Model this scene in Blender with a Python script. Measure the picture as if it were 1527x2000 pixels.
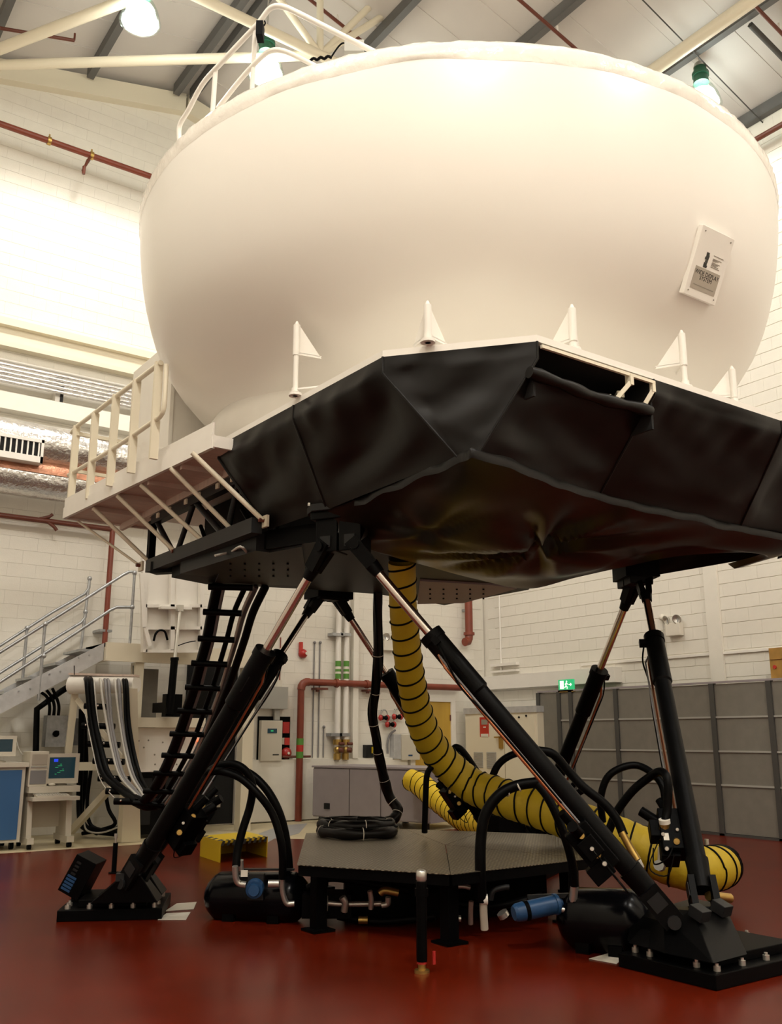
import bpy, math, random
import numpy as np
from mathutils import Vector, Matrix, noise
for o in list(bpy.data.objects): bpy.data.objects.remove(o)
random.seed(7)
sc = bpy.context.scene
COL = sc.collection

# ------------------------------------------------------------------ camera
W, H, FPX = 1527, 2000, 1830.0
PITCH = math.atan(440/FPX); YAW = math.atan2(0.578, 0.816)
cam_d = bpy.data.cameras.new('camera'); cam = bpy.data.objects.new('camera', cam_d); COL.objects.link(cam)
cam.location = (0, 0, 1.5)
cam.rotation_euler = (math.pi/2+PITCH, 0, -YAW)
cam_d.sensor_fit = 'VERTICAL'; cam_d.sensor_height = 36; cam_d.lens = 36*FPX/H
cam_d.clip_start = .05; cam_d.clip_end = 200
sc.camera = cam
# ------------------------------------------------------------------ world + exposure
w = bpy.data.worlds.new('world'); sc.world = w; w.use_nodes = True
w.node_tree.nodes['Background'].inputs[0].default_value = (1, .95, .88, 1)
w.node_tree.nodes['Background'].inputs[1].default_value = 0.05
sc.view_settings.view_transform = 'Standard'; sc.view_settings.look = 'None'
sc.view_settings.gamma = 1; sc.view_settings.use_curve_mapping = False
sc.view_settings.exposure = 0.0
LAMP_W = 530.0                          # one high bay lamp
LAMP_COL = (1.0, .945, .87)
LAMP_K = [1.3, .40, .38, 1.0, .36, .40, .28, 2.7, 2.0]   # relative power of each lamp, set to balance the brightness
LAMPS = [(3.85, 11.97, 12.2), (5.97, 11.97, 12.25), (12.15, 8.12, 12.0),
         (-0.5, 4.6, 11.9), (4.0, 1.0, 12.2), (12.0, 1.2, 12.0), (9.5, 13.0, 12.2), (0.2, -2.0, 12.0), (7.5, -3.0, 12.2)]  # this row: unseen lamps added to light the dome and hall

# ------------------------------------------------------------------ photograph geometry: rays through photo points onto real planes
_fh = np.array([math.sin(YAW), math.cos(YAW), 0]); _rt = np.array([math.cos(YAW), -math.sin(YAW), 0]); _u = np.array([0, 0, 1.])
_fw = math.cos(PITCH)*_fh+math.sin(PITCH)*_u; _up = -math.sin(PITCH)*_fh+math.cos(PITCH)*_u
CC = np.array([0, 0, 1.5])
def ray(x, y): return (x-763.5)/FPX*_rt-(y-1000)/FPX*_up+_fw
def onZ(x, y, z): d = ray(x, y); return Vector(CC+d*(z-1.5)/d[2])
def onX(x, y, X): d = ray(x, y); return Vector(CC+d*X/d[0])
def onY(x, y, Y): d = ray(x, y); return Vector(CC+d*Y/d[1])
def onD(x, y, D): return Vector(CC+ray(x, y)*D)
def dep(p): return float((np.array(p)-CC)@_fw)
def S(x, y, z, s=1.15): return Vector((x*s, y*s, 1.5+(z-1.5)*s))   # machine measured at 1/1.15 scale
def zs(z): return 1.5+(z-1.5)*1.15
RX, RZ, RS = 6.1, 14.2, .235
def onRoof(x, y, off=0, side=1):
    d = ray(x, y)          # z = RZ-off-side*RS*(X-RX)
    t = (RZ-off+side*RS*RX-1.5)/(d[2]+side*RS*d[0]); return Vector(CC+d*t)

# ------------------------------------------------------------------ materials
MATS = {}
def mat(name, col, rough=.5, metal=0, emit=None, estr=0, bump=0, bscale=40, var=0, vscale=6, coat=0, spec=.5, stretch=None):
    if name in MATS: return MATS[name]
    m = bpy.data.materials.new(name); m.use_nodes = True; nt = m.node_tree; b = nt.nodes['Principled BSDF']
    b.inputs['Base Color'].default_value = (*col, 1); b.inputs['Roughness'].default_value = rough
    b.inputs['Metallic'].default_value = metal; b.inputs['Specular IOR Level'].default_value = spec
    if coat: b.inputs['Coat Weight'].default_value = coat; b.inputs['Coat Roughness'].default_value = .12
    if emit: b.inputs['Emission Color'].default_value = (*emit, 1); b.inputs['Emission Strength'].default_value = estr
    if var or bump:
        tc = nt.nodes.new('ShaderNodeTexCoord'); mp = nt.nodes.new('ShaderNodeMapping')
        nt.links.new(tc.outputs['Object'], mp.inputs['Vector'])
        if stretch: mp.inputs['Scale'].default_value = stretch
    if var:
        n = nt.nodes.new('ShaderNodeTexNoise'); n.inputs['Scale'].default_value = vscale; n.inputs['Detail'].default_value = 5
        r = nt.nodes.new('ShaderNodeValToRGB'); nt.links.new(mp.outputs[0], n.inputs['Vector'])
        r.color_ramp.elements[0].position = .3; r.color_ramp.elements[1].position = .7
        r.color_ramp.elements[0].color = (*[c*(1-var) for c in col], 1); r.color_ramp.elements[1].color = (*[min(1, c*(1+var)) for c in col], 1)
        nt.links.new(n.outputs['Fac'], r.inputs['Fac']); nt.links.new(r.outputs[0], b.inputs['Base Color'])
    if bump:
        n2 = nt.nodes.new('ShaderNodeTexNoise'); n2.inputs['Scale'].default_value = bscale; n2.inputs['Detail'].default_value = 4
        bp = nt.nodes.new('ShaderNodeBump'); bp.inputs['Strength'].default_value = bump; bp.inputs['Distance'].default_value = .02
        nt.links.new(mp.outputs[0], n2.inputs['Vector']); nt.links.new(n2.outputs['Fac'], bp.inputs['Height']); nt.links.new(bp.outputs[0], b.inputs['Normal'])
    MATS[name] = m; return m
M = lambda n: MATS[n]
mat('floor_red', (.108, .0085, .0018), .27, var=.25, vscale=1.2, bump=.03, bscale=3, spec=.15)
mat('floor_beige', (.62, .53, .34), .45, var=.08, vscale=3)
mat('floor_grey', (.36, .36, .36), .4, var=.06)
mat('wall_paint', (.83, .79, .70), .55, bump=.10, bscale=60, var=.02)
mat('mortar', (.80, .76, .67), .7)
mat('ceiling_sheet', (.64, .60, .56), .6, var=.03, vscale=1)
mat('cream_steel', (.80, .73, .57), .4)
mat('white_paint', (.85, .81, .74), .38, var=.015)
mat('dome_white', (.88, .84, .77), .30, bump=.015, bscale=90)
mat('tape', (.86, .81, .73), .12, spec=.9, bump=.55, bscale=9)
mat('pink_under', (.66, .52, .44), .5, var=.1, vscale=4, stretch=(1, 6, 1))
mat('purlin', (.12, .117, .112), .5)
mat('galv', (.42, .43, .44), .38, .75, var=.15, vscale=14)
mat('galv_pale', (.55, .55, .55), .45, .35, var=.1, vscale=10)
mat('black_metal', (.0016, .0016, .0017), .46, spec=.06)
mat('dark_metal', (.0032, .0032, .0033), .42, var=.2, vscale=9, spec=.09)
mat('grey_metal', (.015, .0155, .016), .45, var=.15, spec=.25)
mat('black_vinyl', (.0045, .0035, .003), .40, bump=.06, bscale=6, spec=.22)
mat('belly_sheen_vinyl', (.009, .0065, .004), .30, bump=.05, bscale=6, spec=.45)  # skirt vinyl again, browner and lighter: sheen put into the colour
mat('black_rubber', (.0018, .0018, .0018), .45, spec=.09)
mat('chrome', (.75, .68, .62), .18, 1.0)
mat('copper', (.55, .20, .09), .3, .9)
mat('brass', (.50, .33, .10), .35, .9)
mat('silver_fit', (.62, .60, .55), .3, .8)
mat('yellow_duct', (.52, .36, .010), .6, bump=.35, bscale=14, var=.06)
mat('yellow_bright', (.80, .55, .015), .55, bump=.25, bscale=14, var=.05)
mat('yellow_paint', (.72, .50, .01), .45)
mat('red_pipe', (.21, .042, .02), .42, var=.1)
mat('brown_pipe', (.13, .032, .016), .45)
mat('foil', (.72, .70, .67), .24, .85, bump=.8, bscale=16, var=.1)
mat('foil_rust', (.48, .22, .13), .4, .5, bump=.8, bscale=16, var=.3, vscale=4)
mat('locker_grey', (.20, .185, .155), .5, var=.06)
mat('locker_post', (.065, .063, .058), .45)
mat('mauve_grey', (.33, .29, .30), .5, var=.04)
mat('box_grey', (.38, .37, .33), .5)
mat('beige_plastic', (.60, .55, .45), .5)
mat('blue_panel', (.035, .12, .28), .5)
mat('blue_paint', (.014, .065, .17), .4)
mat('screen', (.01, .012, .016), .15, emit=(.02, .06, .07), estr=.35)
mat('screen_text', (.02, .3, .1), .3, emit=(.05, .5, .2), estr=.35)
mat('screen_blue', (.02, .05, .5), .3, emit=(.02, .06, .9), estr=.8)
mat('wood_door', (.55, .34, .05), .45, var=.15, vscale=3, stretch=(1, 1, .1))
mat('wood', (.42, .23, .05), .45, var=.15)
mat('red_sign', (.50, .03, .02), .4)
mat('red_plastic', (.42, .025, .02), .3)
mat('green_sign', (.02, .42, .16), .4, emit=(.03, .55, .2), estr=.6)
mat('white_sign', (.9, .9, .85), .4, emit=(.9, .95, .85), estr=.9)
mat('green_band', (.10, .28, .04), .5)
mat('print_black', (.03, .03, .025), .6)
mat('print_grey', (.30, .27, .22), .6)
mat('plate_grey', (.42, .37, .30), .5)
mat('paper', (.75, .70, .60), .8)
mat('lamp_green', (.02, .10, .055), .4)
mat('bulb', (1, 1, 1), .3, emit=(.93, 1, .96), estr=30)
mat('orange_lamp', (.9, .2, .03), .4, emit=(1, .15, .02), estr=2.5)
mat('cable_grey', (.22, .21, .21), .5)
mat('cable_white', (.55, .52, .46), .5)
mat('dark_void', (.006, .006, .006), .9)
# clear lamp reflector: thin, lets light through
m = bpy.data.materials.new('clear_plastic'); m.use_nodes = True; nt = m.node_tree
for n in list(nt.nodes): nt.nodes.remove(n)
out = nt.nodes.new('ShaderNodeOutputMaterial'); mx = nt.nodes.new('ShaderNodeMixShader'); tr = nt.nodes.new('ShaderNodeBsdfTransparent'); gl = nt.nodes.new('ShaderNodeBsdfGlossy')
gl.inputs['Roughness'].default_value = .12; gl.inputs[0].default_value = (.8, .85, .82, 1); tr.inputs[0].default_value = (.86, .9, .88, 1); mx.inputs[0].default_value = .28
nt.links.new(tr.outputs[0], mx.inputs[1]); nt.links.new(gl.outputs[0], mx.inputs[2]); nt.links.new(mx.outputs[0], out.inputs[0]); MATS['clear_plastic'] = m
# chequer plate: fine diagonal lugs as relief
m = mat('chequer', (.17, .155, .13), .32, .8, var=.1, vscale=5); nt = m.node_tree; b = nt.nodes['Principled BSDF']
tc = nt.nodes.new('ShaderNodeTexCoord'); bp = nt.nodes.new('ShaderNodeBump'); bp.inputs['Strength'].default_value = .9; bp.inputs['Distance'].default_value = .01
sx = nt.nodes.new('ShaderNodeSeparateXYZ'); nt.links.new(tc.outputs['Object'], sx.inputs[0])
def mth(op, a, bb):
    n = nt.nodes.new('ShaderNodeMath'); n.operation = op
    for i, q in enumerate((a, bb)):
        if q is None: continue
        if isinstance(q, (int, float)): n.inputs[i].default_value = q
        else: nt.links.new(q, n.inputs[i])
    return n.outputs[0]
s1 = mth('SINE', mth('MULTIPLY', sx.outputs[0], 84.), None); s2 = mth('SINE', mth('MULTIPLY', sx.outputs[1], 84.), None)
hgt = mth('POWER', mth('ABSOLUTE', mth('MULTIPLY', s1, s2), None), 1.5)
cr_ = nt.nodes.new('ShaderNodeValToRGB'); cr_.color_ramp.elements[0].color = (.09, .08, .062, 1); cr_.color_ramp.elements[1].color = (.62, .55, .43, 1)
nt.links.new(hgt, cr_.inputs['Fac']); nt.links.new(cr_.outputs[0], b.inputs['Base Color'])
nt.links.new(hgt, bp.inputs['Height']); nt.links.new(bp.outputs[0], b.inputs['Normal'])

# ------------------------------------------------------------------ mesh builder
OFF = {}
def frame(d, hint=Vector((0, 0, 1))):
    d = Vector(d).normalized(); h = Vector(hint)
    if abs(d.dot(h)) > .97: h = Vector((1, 0, 0)) if abs(d.x) < .9 else Vector((0, 1, 0))
    s = d.cross(h).normalized(); u = s.cross(d).normalized(); return d, s, u
class G:
    def __init__(g): g.v = []; g.f = []; g.m = []; g.s = []
    def add(g, vs, fs, mi=0, sm=False):
        n = len(g.v); g.v += [tuple(q) for q in vs]
        for f in fs: g.f.append([n+i for i in f]); g.m.append(mi); g.s.append(sm)
        return g
    def hexa(g, b, t, mi=0):      # 4 bottom + 4 top points (ccw seen from above)
        return g.add(list(b)+list(t), [(3, 2, 1, 0), (4, 5, 6, 7), (0, 1, 5, 4), (1, 2, 6, 5), (2, 3, 7, 6), (3, 0, 4, 7)], mi)
    def box(g, x0, x1, y0, y1, z0, z1, mi=0):
        return g.hexa([(x0, y0, z0), (x1, y0, z0), (x1, y1, z0), (x0, y1, z0)], [(x0, y0, z1), (x1, y0, z1), (x1, y1, z1), (x0, y1, z1)], mi)
    def obox(g, c, ax, ay, az, mi=0):   # centre + three half vectors
        c, ax, ay, az = map(Vector, (c, ax, ay, az))
        p = lambda a, b_, d: c+ax*a+ay*b_+az*d
        return g.hexa([p(-1, -1, -1), p(1, -1, -1), p(1, 1, -1), p(-1, 1, -1)], [p(-1, -1, 1), p(1, -1, 1), p(1, 1, 1), p(-1, 1, 1)], mi)
    def bar(g, a, b_, wd, ht, mi=0, hint=(0, 0, 1)):
        a, b_ = Vector(a), Vector(b_); d, s, u = frame(b_-a, hint)
        return g.obox((a+b_)/2, s*(wd/2), (b_-a)/2, u*(ht/2), mi)
    def cyl(g, a, b_, r0, r1=None, n=12, mi=0, caps=True):
        r1 = r0 if r1 is None else r1; a, b_ = Vector(a), Vector(b_); d, s, u = frame(b_-a)
        cs = [s*math.cos(2*math.pi*i/n)+u*math.sin(2*math.pi*i/n) for i in range(n)]
        g.add([a+c*r0 for c in cs]+[b_+c*r1 for c in cs], [(i, (i+1) % n, n+(i+1) % n, n+i) for i in range(n)], mi, True)
        if caps: g.add([a+c*r0 for c in cs], [tuple(range(n))[::-1]], mi); g.add([b_+c*r1 for c in cs], [tuple(range(n))], mi)
        return g
    def tube(g, pts, r, n=8, mi=0, caps=True):
        pts = [Vector(p) for p in pts]; k = len(pts); rr = r if isinstance(r, (list, tuple)) else [r]*k
        _, s, u = frame(pts[1]-pts[0]); vs = []
        for i, p in enumerate(pts):
            d = (pts[min(i+1, k-1)]-pts[max(i-1, 0)]).normalized()
            s = (s-d*s.dot(d)).normalized(); u = s.cross(d)
            vs += [p+(s*math.cos(2*math.pi*j/n)+u*math.sin(2*math.pi*j/n))*rr[i] for j in range(n)]
        fs = [(i*n+j, (i+1)*n+j, (i+1)*n+(j+1) % n, i*n+(j+1) % n) for i in range(k-1) for j in range(n)]
        g.add(vs, fs, mi, True)
        if caps: g.add(vs[:n], [tuple(range(n))], mi); g.add(vs[-n:], [tuple(range(n))[::-1]], mi)
        return g
    def lathe(g, c, prof, n=48, mi=0, axis=(0, 0, 1)):
        c = Vector(c); d, s, u = frame(axis, (0, 1, 0)); k = len(prof); vs = []
        for r, z in prof:
            vs += [c+d*z+(s*math.cos(2*math.pi*j/n)+u*math.sin(2*math.pi*j/n))*r for j in range(n)]
        fs = [(i*n+j, i*n+(j+1) % n, (i+1)*n+(j+1) % n, (i+1)*n+j) for i in range(k-1) for j in range(n)]
        return g.add(vs, fs, mi, True)
    def sphere(g, c, r, n=12, m=8, mi=0, sc_=(1, 1, 1)):
        c = Vector(c); pr = [(r*math.sin(math.pi*i/m)*sc_[0]+1e-5, -r*math.cos(math.pi*i/m)*sc_[2]) for i in range(m+1)]
        return g.lathe(c, pr, n, mi)
    def prism(g, poly, z0, z1, mi=0):
        n = len(poly); vs = [(p[0], p[1], z0) for p in poly]+[(p[0], p[1], z1) for p in poly]
        return g.add(vs, [tuple(range(n))[::-1], tuple(range(n, 2*n))]+[(i, (i+1) % n, n+(i+1) % n, n+i) for i in range(n)], mi)
    def slab(g, pts, th, mi=0):         # planar polygon with thickness along its normal
        pts = [Vector(p) for p in pts]; nn = (pts[1]-pts[0]).cross(pts[2]-pts[1]).normalized()*th; n = len(pts)
        return g.add(pts+[p+nn for p in pts], [tuple(range(n))[::-1], tuple(range(n, 2*n))]+[(i, (i+1) % n, n+(i+1) % n, n+i) for i in range(n)], mi)
    def grid(g, rows, mi=0, sm=True):
        k, n = len(rows), len(rows[0])
        return g.add([p for r in rows for p in r], [(i*n+j, i*n+j+1, (i+1)*n+j+1, (i+1)*n+j) for i in range(k-1) for j in range(n-1)], mi, sm)
    def build(g, name, ms, parent=None, loc=None, kind=None, label=None, bevel=0, weld=False):
        ms = ms if isinstance(ms, (list, tuple)) else [ms]
        off = Vector(OFF[parent.name]) if parent else Vector(loc or (0, 0, 0))
        me = bpy.data.meshes.new(name); me.from_pydata([tuple(Vector(p)-off) for p in g.v], [], g.f)
        for q in ms: me.materials.append(MATS[q])
        me.polygons.foreach_set('material_index', g.m); me.polygons.foreach_set('use_smooth', g.s); me.update()
        o = bpy.data.objects.new(name, me); COL.objects.link(o)
        if parent: o.parent = parent
        else: o.location = off
        OFF[o.name] = off
        if kind: o['kind'] = kind
        if label: o['label'] = label
        if bevel:
            b = o.modifiers.new('bevel', 'BEVEL'); b.width = bevel; b.segments = 2; b.limit_method = 'ANGLE'
        return o
def thing(name, label, cat, loc=(0, 0, 0), group=None):
    o = bpy.data.objects.new(name, None); COL.objects.link(o); o.location = Vector(loc); OFF[o.name] = Vector(loc)
    o.empty_display_size = .1; o['label'] = label; o['category'] = cat
    if group: o['group'] = group
    return o
def tag(o, label, cat, group=None):
    o['label'] = label; o['category'] = cat
    if group: o['group'] = group
    return o
def smoothpath(pts, k=6):
    pts = [Vector(p) for p in pts]; P = [pts[0]*2-pts[1]]+pts+[pts[-1]*2-pts[-2]]; out = []
    for i in range(1, len(P)-2):
        for j in range(k):
            t = j/k; a, b_, c, d = P[i-1:i+3]
            out.append(.5*((2*b_)+(c-a)*t+(2*a-5*b_+4*c-d)*t*t+(3*b_-3*c+d-a)*t**3))
    return out+[pts[-1]]
def text_mesh(name, body, origin, ux, uy, size, material, parent, align='LEFT', extr=.001):
    cu = bpy.data.curves.new('t', 'FONT'); cu.body = body; cu.size = size; cu.align_x = align; cu.extrude = extr
    t = bpy.data.objects.new('t', cu); COL.objects.link(t); bpy.context.view_layer.update()
    me = bpy.data.meshes.new_from_object(t.evaluated_get(bpy.context.evaluated_depsgraph_get()))
    bpy.data.objects.remove(t); bpy.data.curves.remove(cu)
    ux, uy = Vector(ux).normalized(), Vector(uy).normalized(); uz = ux.cross(uy).normalized()
    R = Matrix((ux, uy, uz)).transposed().to_4x4(); R.translation = Vector(origin)-Vector(OFF[parent.name]); me.transform(R)
    me.materials.clear(); me.materials.append(MATS[material]); me.name = name
    o = bpy.data.objects.new(name, me); COL.objects.link(o); o.parent = parent; OFF[o.name] = OFF[parent.name]; return o
def hose(g, pix, r, n=8, mi=0):       # pix: (x, y, depth) points of the photograph set at their own distance
    return g.tube(smoothpath([onD(*p) for p in pix], 5), r, n, mi)

# ================================================================== SETTING
XL, XR, YB, YF = -1.6, 13.8, 15.9, -6.0
def roofz(x): return RZ-RS*abs(x-RX)
fl = G().box(XL-.2, XR+.2, YF-.2, YB+.2, -.2, -.004).build('floor', 'floor_beige', kind='structure')
red = [(XL, YF), (XR, YF), (XR, 12.9), (7.65, 12.9), (7.25, 13.3), (6.8, 12.75), (6.1, 13.7), (XL, 13.75)]
G().prism(red, -.004, 0).build('red_coating', 'floor_red', fl)
gw = [onZ(525, 1644, 0), onZ(584, 1627, 0), onZ(600, 1608, 0), onZ(548, 1612, 0), onZ(505, 1628, 0)]
G().prism([(p.x, p.y) for p in gw], -.004, -.001).build('grey_strip', 'floor_grey', fl)
# walls
wb = G(); hb = [(XL, 0), (XR, 0), (XR, roofz(XR)), (RX, RZ), (XL, roofz(XL))]
wb.slab([(x, YB+.012, z) for x, z in hb], -.25).build('wall_back', 'mortar', kind='structure'); wall_back = bpy.data.objects['wall_back']
G().slab([(x, YF, z) for x, z in hb], .2).build('wall_front', 'wall_paint', kind='structure')
G().box(XL-.2, XL, YF, YB, 0, roofz(XL)).build('wall_left', 'wall_paint', kind='structure')
wall_right = G().box(XR+.012, XR+.25, YF, YB+.2, 0, roofz(XR)).build('wall_right', 'mortar', kind='structure')
BL, BH = .45, .225
def blockmesh(name, gz, ch, d=.012):          # painted concrete block face (normal -Y, local), chamfered edge
    w2, h2 = BL/2-.0006, BH/2-gz; c = ch
    v = [(-w2, d-.012, -h2), (w2, d-.012, -h2), (w2, d-.012, h2), (-w2, d-.012, h2)]
    o_ = [(-w2+c*.15, -.012, -h2+c), (w2-c*.15, -.012, -h2+c), (w2-c*.15, -.012, h2-c), (-w2+c*.15, -.012, h2-c)]
    me = bpy.data.meshes.new(name); me.from_pydata(v+o_, [], [(4, 5, 6, 7), (0, 1, 5, 4), (1, 2, 6, 5), (2, 3, 7, 6), (3, 0, 4, 7)])
    me.materials.append(MATS['wall_paint']); return me
def lay_blocks(wall, horiz, fixed, lo, hi, zlo, zhi, pick, me, ytop):
    stuff = G(); cnt = 0
    for r in range(int(zlo/BH), int(zhi/BH)+1):
        z = (r+.5)*BH; a = lo+(0 if r % 2 else BL/2)
        while a < hi:
            if z+BH/2 < ytop(a) and a+BL/2 <= hi+.02 and a-BL/2 >= lo-.23:
                jit = random.uniform(-.0012, .0012)
                loc = Vector((a, fixed+jit, z)) if horiz else Vector((fixed+jit, a, z))
                if pick(a, z) and cnt < 300:
                    o = bpy.data.objects.new('block', me); COL.objects.link(o); o.parent = wall; o.location = loc
                    if not horiz: o.rotation_euler = (0, 0, -math.pi/2)
                    cnt += 1
                else:
                    R = Matrix.Rotation(-math.pi/2, 3, 'Z') if not horiz else Matrix.Identity(3)
                    stuff.add([R @ v.co+loc for v in me.vertices], [tuple(p.vertices) for p in me.polygons])
            a += BL
    stuff.build('block_courses', 'wall_paint', wall, kind='stuff')
lay_blocks(wall_right, False, XR+.012, 5.4, YB, 0, 12.2, lambda a, z: 2.4 < z < 5.5 and a > 6.9, blockmesh('block_r', .002, .0055), lambda a: roofz(XR)-.1)
lay_blocks(wall_back, True, YB+.012, 1.8, XR, 0, 14.2, lambda a, z: (2.9 < a < 5.6 and 3.0 < z < 5.1) or (7.9 < a < 13.8 and 1.3 < z < 4.3), blockmesh('block_b', .0004, .0025, .004), lambda a: roofz(a)-.12)
G().box(XL, 1.6, YB, YB+.012, 0, 12.2).build('plain_face', 'wall_paint', wall_back)
G().box(XR, XR+.012, YF, 5.2, 0, 12.2).build('plain_face', 'wall_paint', wall_right)
# roof, purlins, sheet seams, trusses
ceil = G().slab([(XL-.2, YF-.2, roofz(XL-.2)), (RX, YF-.2, RZ), (RX, YB+.2, RZ), (XL-.2, YB+.2, roofz(XL-.2))], .1)
ceil.slab([(RX, YF-.2, RZ), (XR+.3, YF-.2, roofz(XR+.3)), (XR+.3, YB+.2, roofz(XR+.3)), (RX, YB+.2, RZ)], .1)
ceil = ceil.build('ceiling', 'ceiling_sheet', kind='structure')
for x, y, sd in ((177, 143, -1), (5, 30, -1), (350, 170, -1), (385, 172, -1), (760, 50, 1), (1031, 82, 1), (1290, 148, 1), (1490, 222, 1)):
    X = onRoof(x, y, .2, sd).x; z = roofz(X)
    g = G().box(X-.035, X+.035, YF, YB-.25, z-.22, z-.02).box(X-.035, X+.09, YF, YB-.25, z-.235, z-.215)
    g.build('purlin', 'purlin', ceil)
for k in range(26):                       # standing seams of the liner sheet
    y = YB-.8-k*.85
    for sd, xa, xb in ((-1, XL, RX), (1, RX, XR)):
        G().bar((xa, y, roofz(xa)-.004), (xb, y, roofz(xb)-.004), .03, .012).build('sheet_seam', 'ceiling_sheet', ceil)
# gable edge beam along the roof line of the back wall
G().hexa([(XL, YB-.18, roofz(XL)-.52), (RX, YB-.18, RZ-.52), (RX, YB, RZ-.52), (XL, YB, roofz(XL)-.52)], [(XL, YB-.18, roofz(XL)-.12), (RX, YB-.18, RZ-.12), (RX, YB, RZ-.12), (XL, YB, roofz(XL)-.12)]).build('trim_1', 'cream_steel', kind='structure')
G().hexa([(RX+.05, YB-.18, RZ-.52), (XR, YB-.18, roofz(XR)-.52), (XR, YB, roofz(XR)-.52), (RX+.05, YB, RZ-.52)], [(RX+.05, YB-.18, RZ-.12), (XR, YB-.18, roofz(XR)-.12), (XR, YB, roofz(XR)-.12), (RX+.05, YB, RZ-.12)]).build('trim_2', 'cream_steel', kind='structure')
TY, TZ = 11.5, 12.35
nd = onY(625, 108, TY)
def ttube(a, b_, r): G().cyl(a, b_, r, n=10).build('truss_tube', 'cream_steel', ceil)
ttube((XL, TY, nd.z), (XR, TY, nd.z), .085)
for px in ((540, -10), (625, -10), (745, -10), (815, -10)): ttube(nd, onY(px[0], px[1], TY), .06)
ttube(onY(815, 85, TY), onY(815, -10, TY), .075); ttube(onY(930, 85, TY), onY(822, 5, TY), .06)
ttube(nd, onZ(0, 127, nd.z), .085); ttube(onZ(-20, 103, nd.z), onZ(262, -5, nd.z), .09)
pt = onZ(1272, 140, 12.35); ttube((pt.x, -2, 12.35), (pt.x, YB, 12.35), .11)
# ledge beam on back wall, soffit band, right wall pier, lintel, conduit ledge
G().box(XL, 13.2, YB-.22, YB, 8.27, 8.40).box(XL, 13.2, YB-.10, YB, 7.98, 8.27).box(XL, 13.2, YB-.2, YB, 7.9, 7.98).build('trim_3', 'cream_steel', kind='structure')
za, zb_ = onY(60, 760, YB).z, onY(60, 800, YB).z
G().box(XL, 8, YB-.25, YB, onY(0, 805, YB).z, onY(0, 772, YB).z).build('trim_4', 'wall_paint', kind='structure')
G().box(XR-.05, XR, 9.75, 10.02, 0, 12.3).build('trim_5', 'wall_paint', kind='structure')
G().box(XR-.22, XR, 12.0, YB, 2.5, 2.78).build('trim_6', 'white_paint', kind='structure')
G().box(XR-.035, XR, 3, 13, 2.86, 2.90).build('trim_7', 'white_paint', kind='structure')
G().box(8.0, 11.6, YB-.1, YB, .02, 1.10).build('trim_8', 'wall_paint', kind='structure')
G().box(XL, 13.2, YB-.03, YB, 0, .12).build('baseboard_back', 'wall_paint', kind='structure')
c0 = onX(957, 1160, XR-.02)
G().cyl((XR-.02, c0.y-.3, 2.85), (XR-.02, c0.y-.3, 9), .02).build('trim_9', 'white_paint', kind='structure')

# ------------------------------------------------------------------ high bay lamps
LL = ['high bay lamp glaring at the upper left, nearest the gable wall', 'high bay lamp with clear reflector behind the dome handrail', 'green topped high bay lamp over the right rim of the dome']
for i, (x, y, z) in enumerate(LAMPS):
    lab = LL[i] if i < 3 else 'unseen high bay lamp added for fill, %s' % ['left of the machine', 'above the viewer', 'by the right wall near the viewer', 'over the far corner', 'behind the viewer on the left', 'behind the viewer on the right'][i-3]
    t = thing('high_bay_lamp', lab, 'lamp', (x, y, z), 'high bay lamps under the roof')
    G().cyl((x, y, z+.2), (x, y, z+.52), .13, .10, 16).cyl((x, y, z+.34), (x, y, z+.4), .14, .14, 16).build('housing', 'lamp_green', t)
    G().cyl((x, y, z+.5), (x, y, z+.58), .115, .09, 16).cyl((x, y, z+.56), (x, y, roofz(x)-.002), .012, n=6).build('hook', 'silver_fit', t)
    G().lathe((x, y, z), [(.12, .2), (.19, .1), (.26, -.05), (.30, -.22), (.31, -.24)], 28).build('reflector', 'clear_plastic', t)
    G().sphere((x, y, z-.07), .19, 18, 12, sc_=(1.15, 1, .85)).build('bulb', 'bulb', t)
    pw_ = LAMP_W*LAMP_K[i]
    ld = bpy.data.lights.new('lamp_beam', 'SPOT'); ld.energy = pw_; ld.color = LAMP_COL; ld.shadow_soft_size = .30; ld.spot_size = math.radians(172); ld.spot_blend = .22
    lo = bpy.data.objects.new('lamp_beam', ld); COL.objects.link(lo); lo.parent = t; lo.location = (0, 0, -.36)
    ld = bpy.data.lights.new('lamp_spill', 'POINT'); ld.energy = pw_*.10; ld.color = LAMP_COL; ld.shadow_soft_size = .30
    lo = bpy.data.objects.new('lamp_spill', ld); COL.objects.link(lo); lo.parent = t; lo.location = (0, 0, -.36)

# ================================================================== FLIGHT SIMULATOR (everything that rides on the six jacks)
DZ = zs(3.66); DC = S(4.93, 6.0, 3.66)          # deck level, dome axis
sim = thing('flight_simulator', 'large white dome flight simulator cabin with black fabric skirt riding on six jacks', 'simulator', (DC.x, DC.y, zs(2.85)))
DP = [(3.65, 1.45), (3.8, 1.69), (3.95, 1.91), (4.1, 2.11), (4.25, 2.27), (4.4, 2.4), (4.55, 2.5), (4.7, 2.57), (4.85, 2.62), (5.0, 2.66), (5.15, 2.69), (5.3, 2.712), (5.45, 2.728), (5.6, 2.738), (5.69, 2.738), (5.73, 2.725), (5.755, 2.69), (5.77, 2.62), (5.78, 2.3), (5.79, 1.2), (5.80, .01)]
prof = [(r*1.15, zs(z)-DC.z) for z, r in DP]
dome = G().lathe(DC, prof, 128).build('dome_shell', 'dome_white', sim)
def dome_r(z):
    zz = [p[1]+DC.z for p in prof[:14]]; return float(np.interp(z, zz, [p[0] for p in prof[:14]]))
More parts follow.
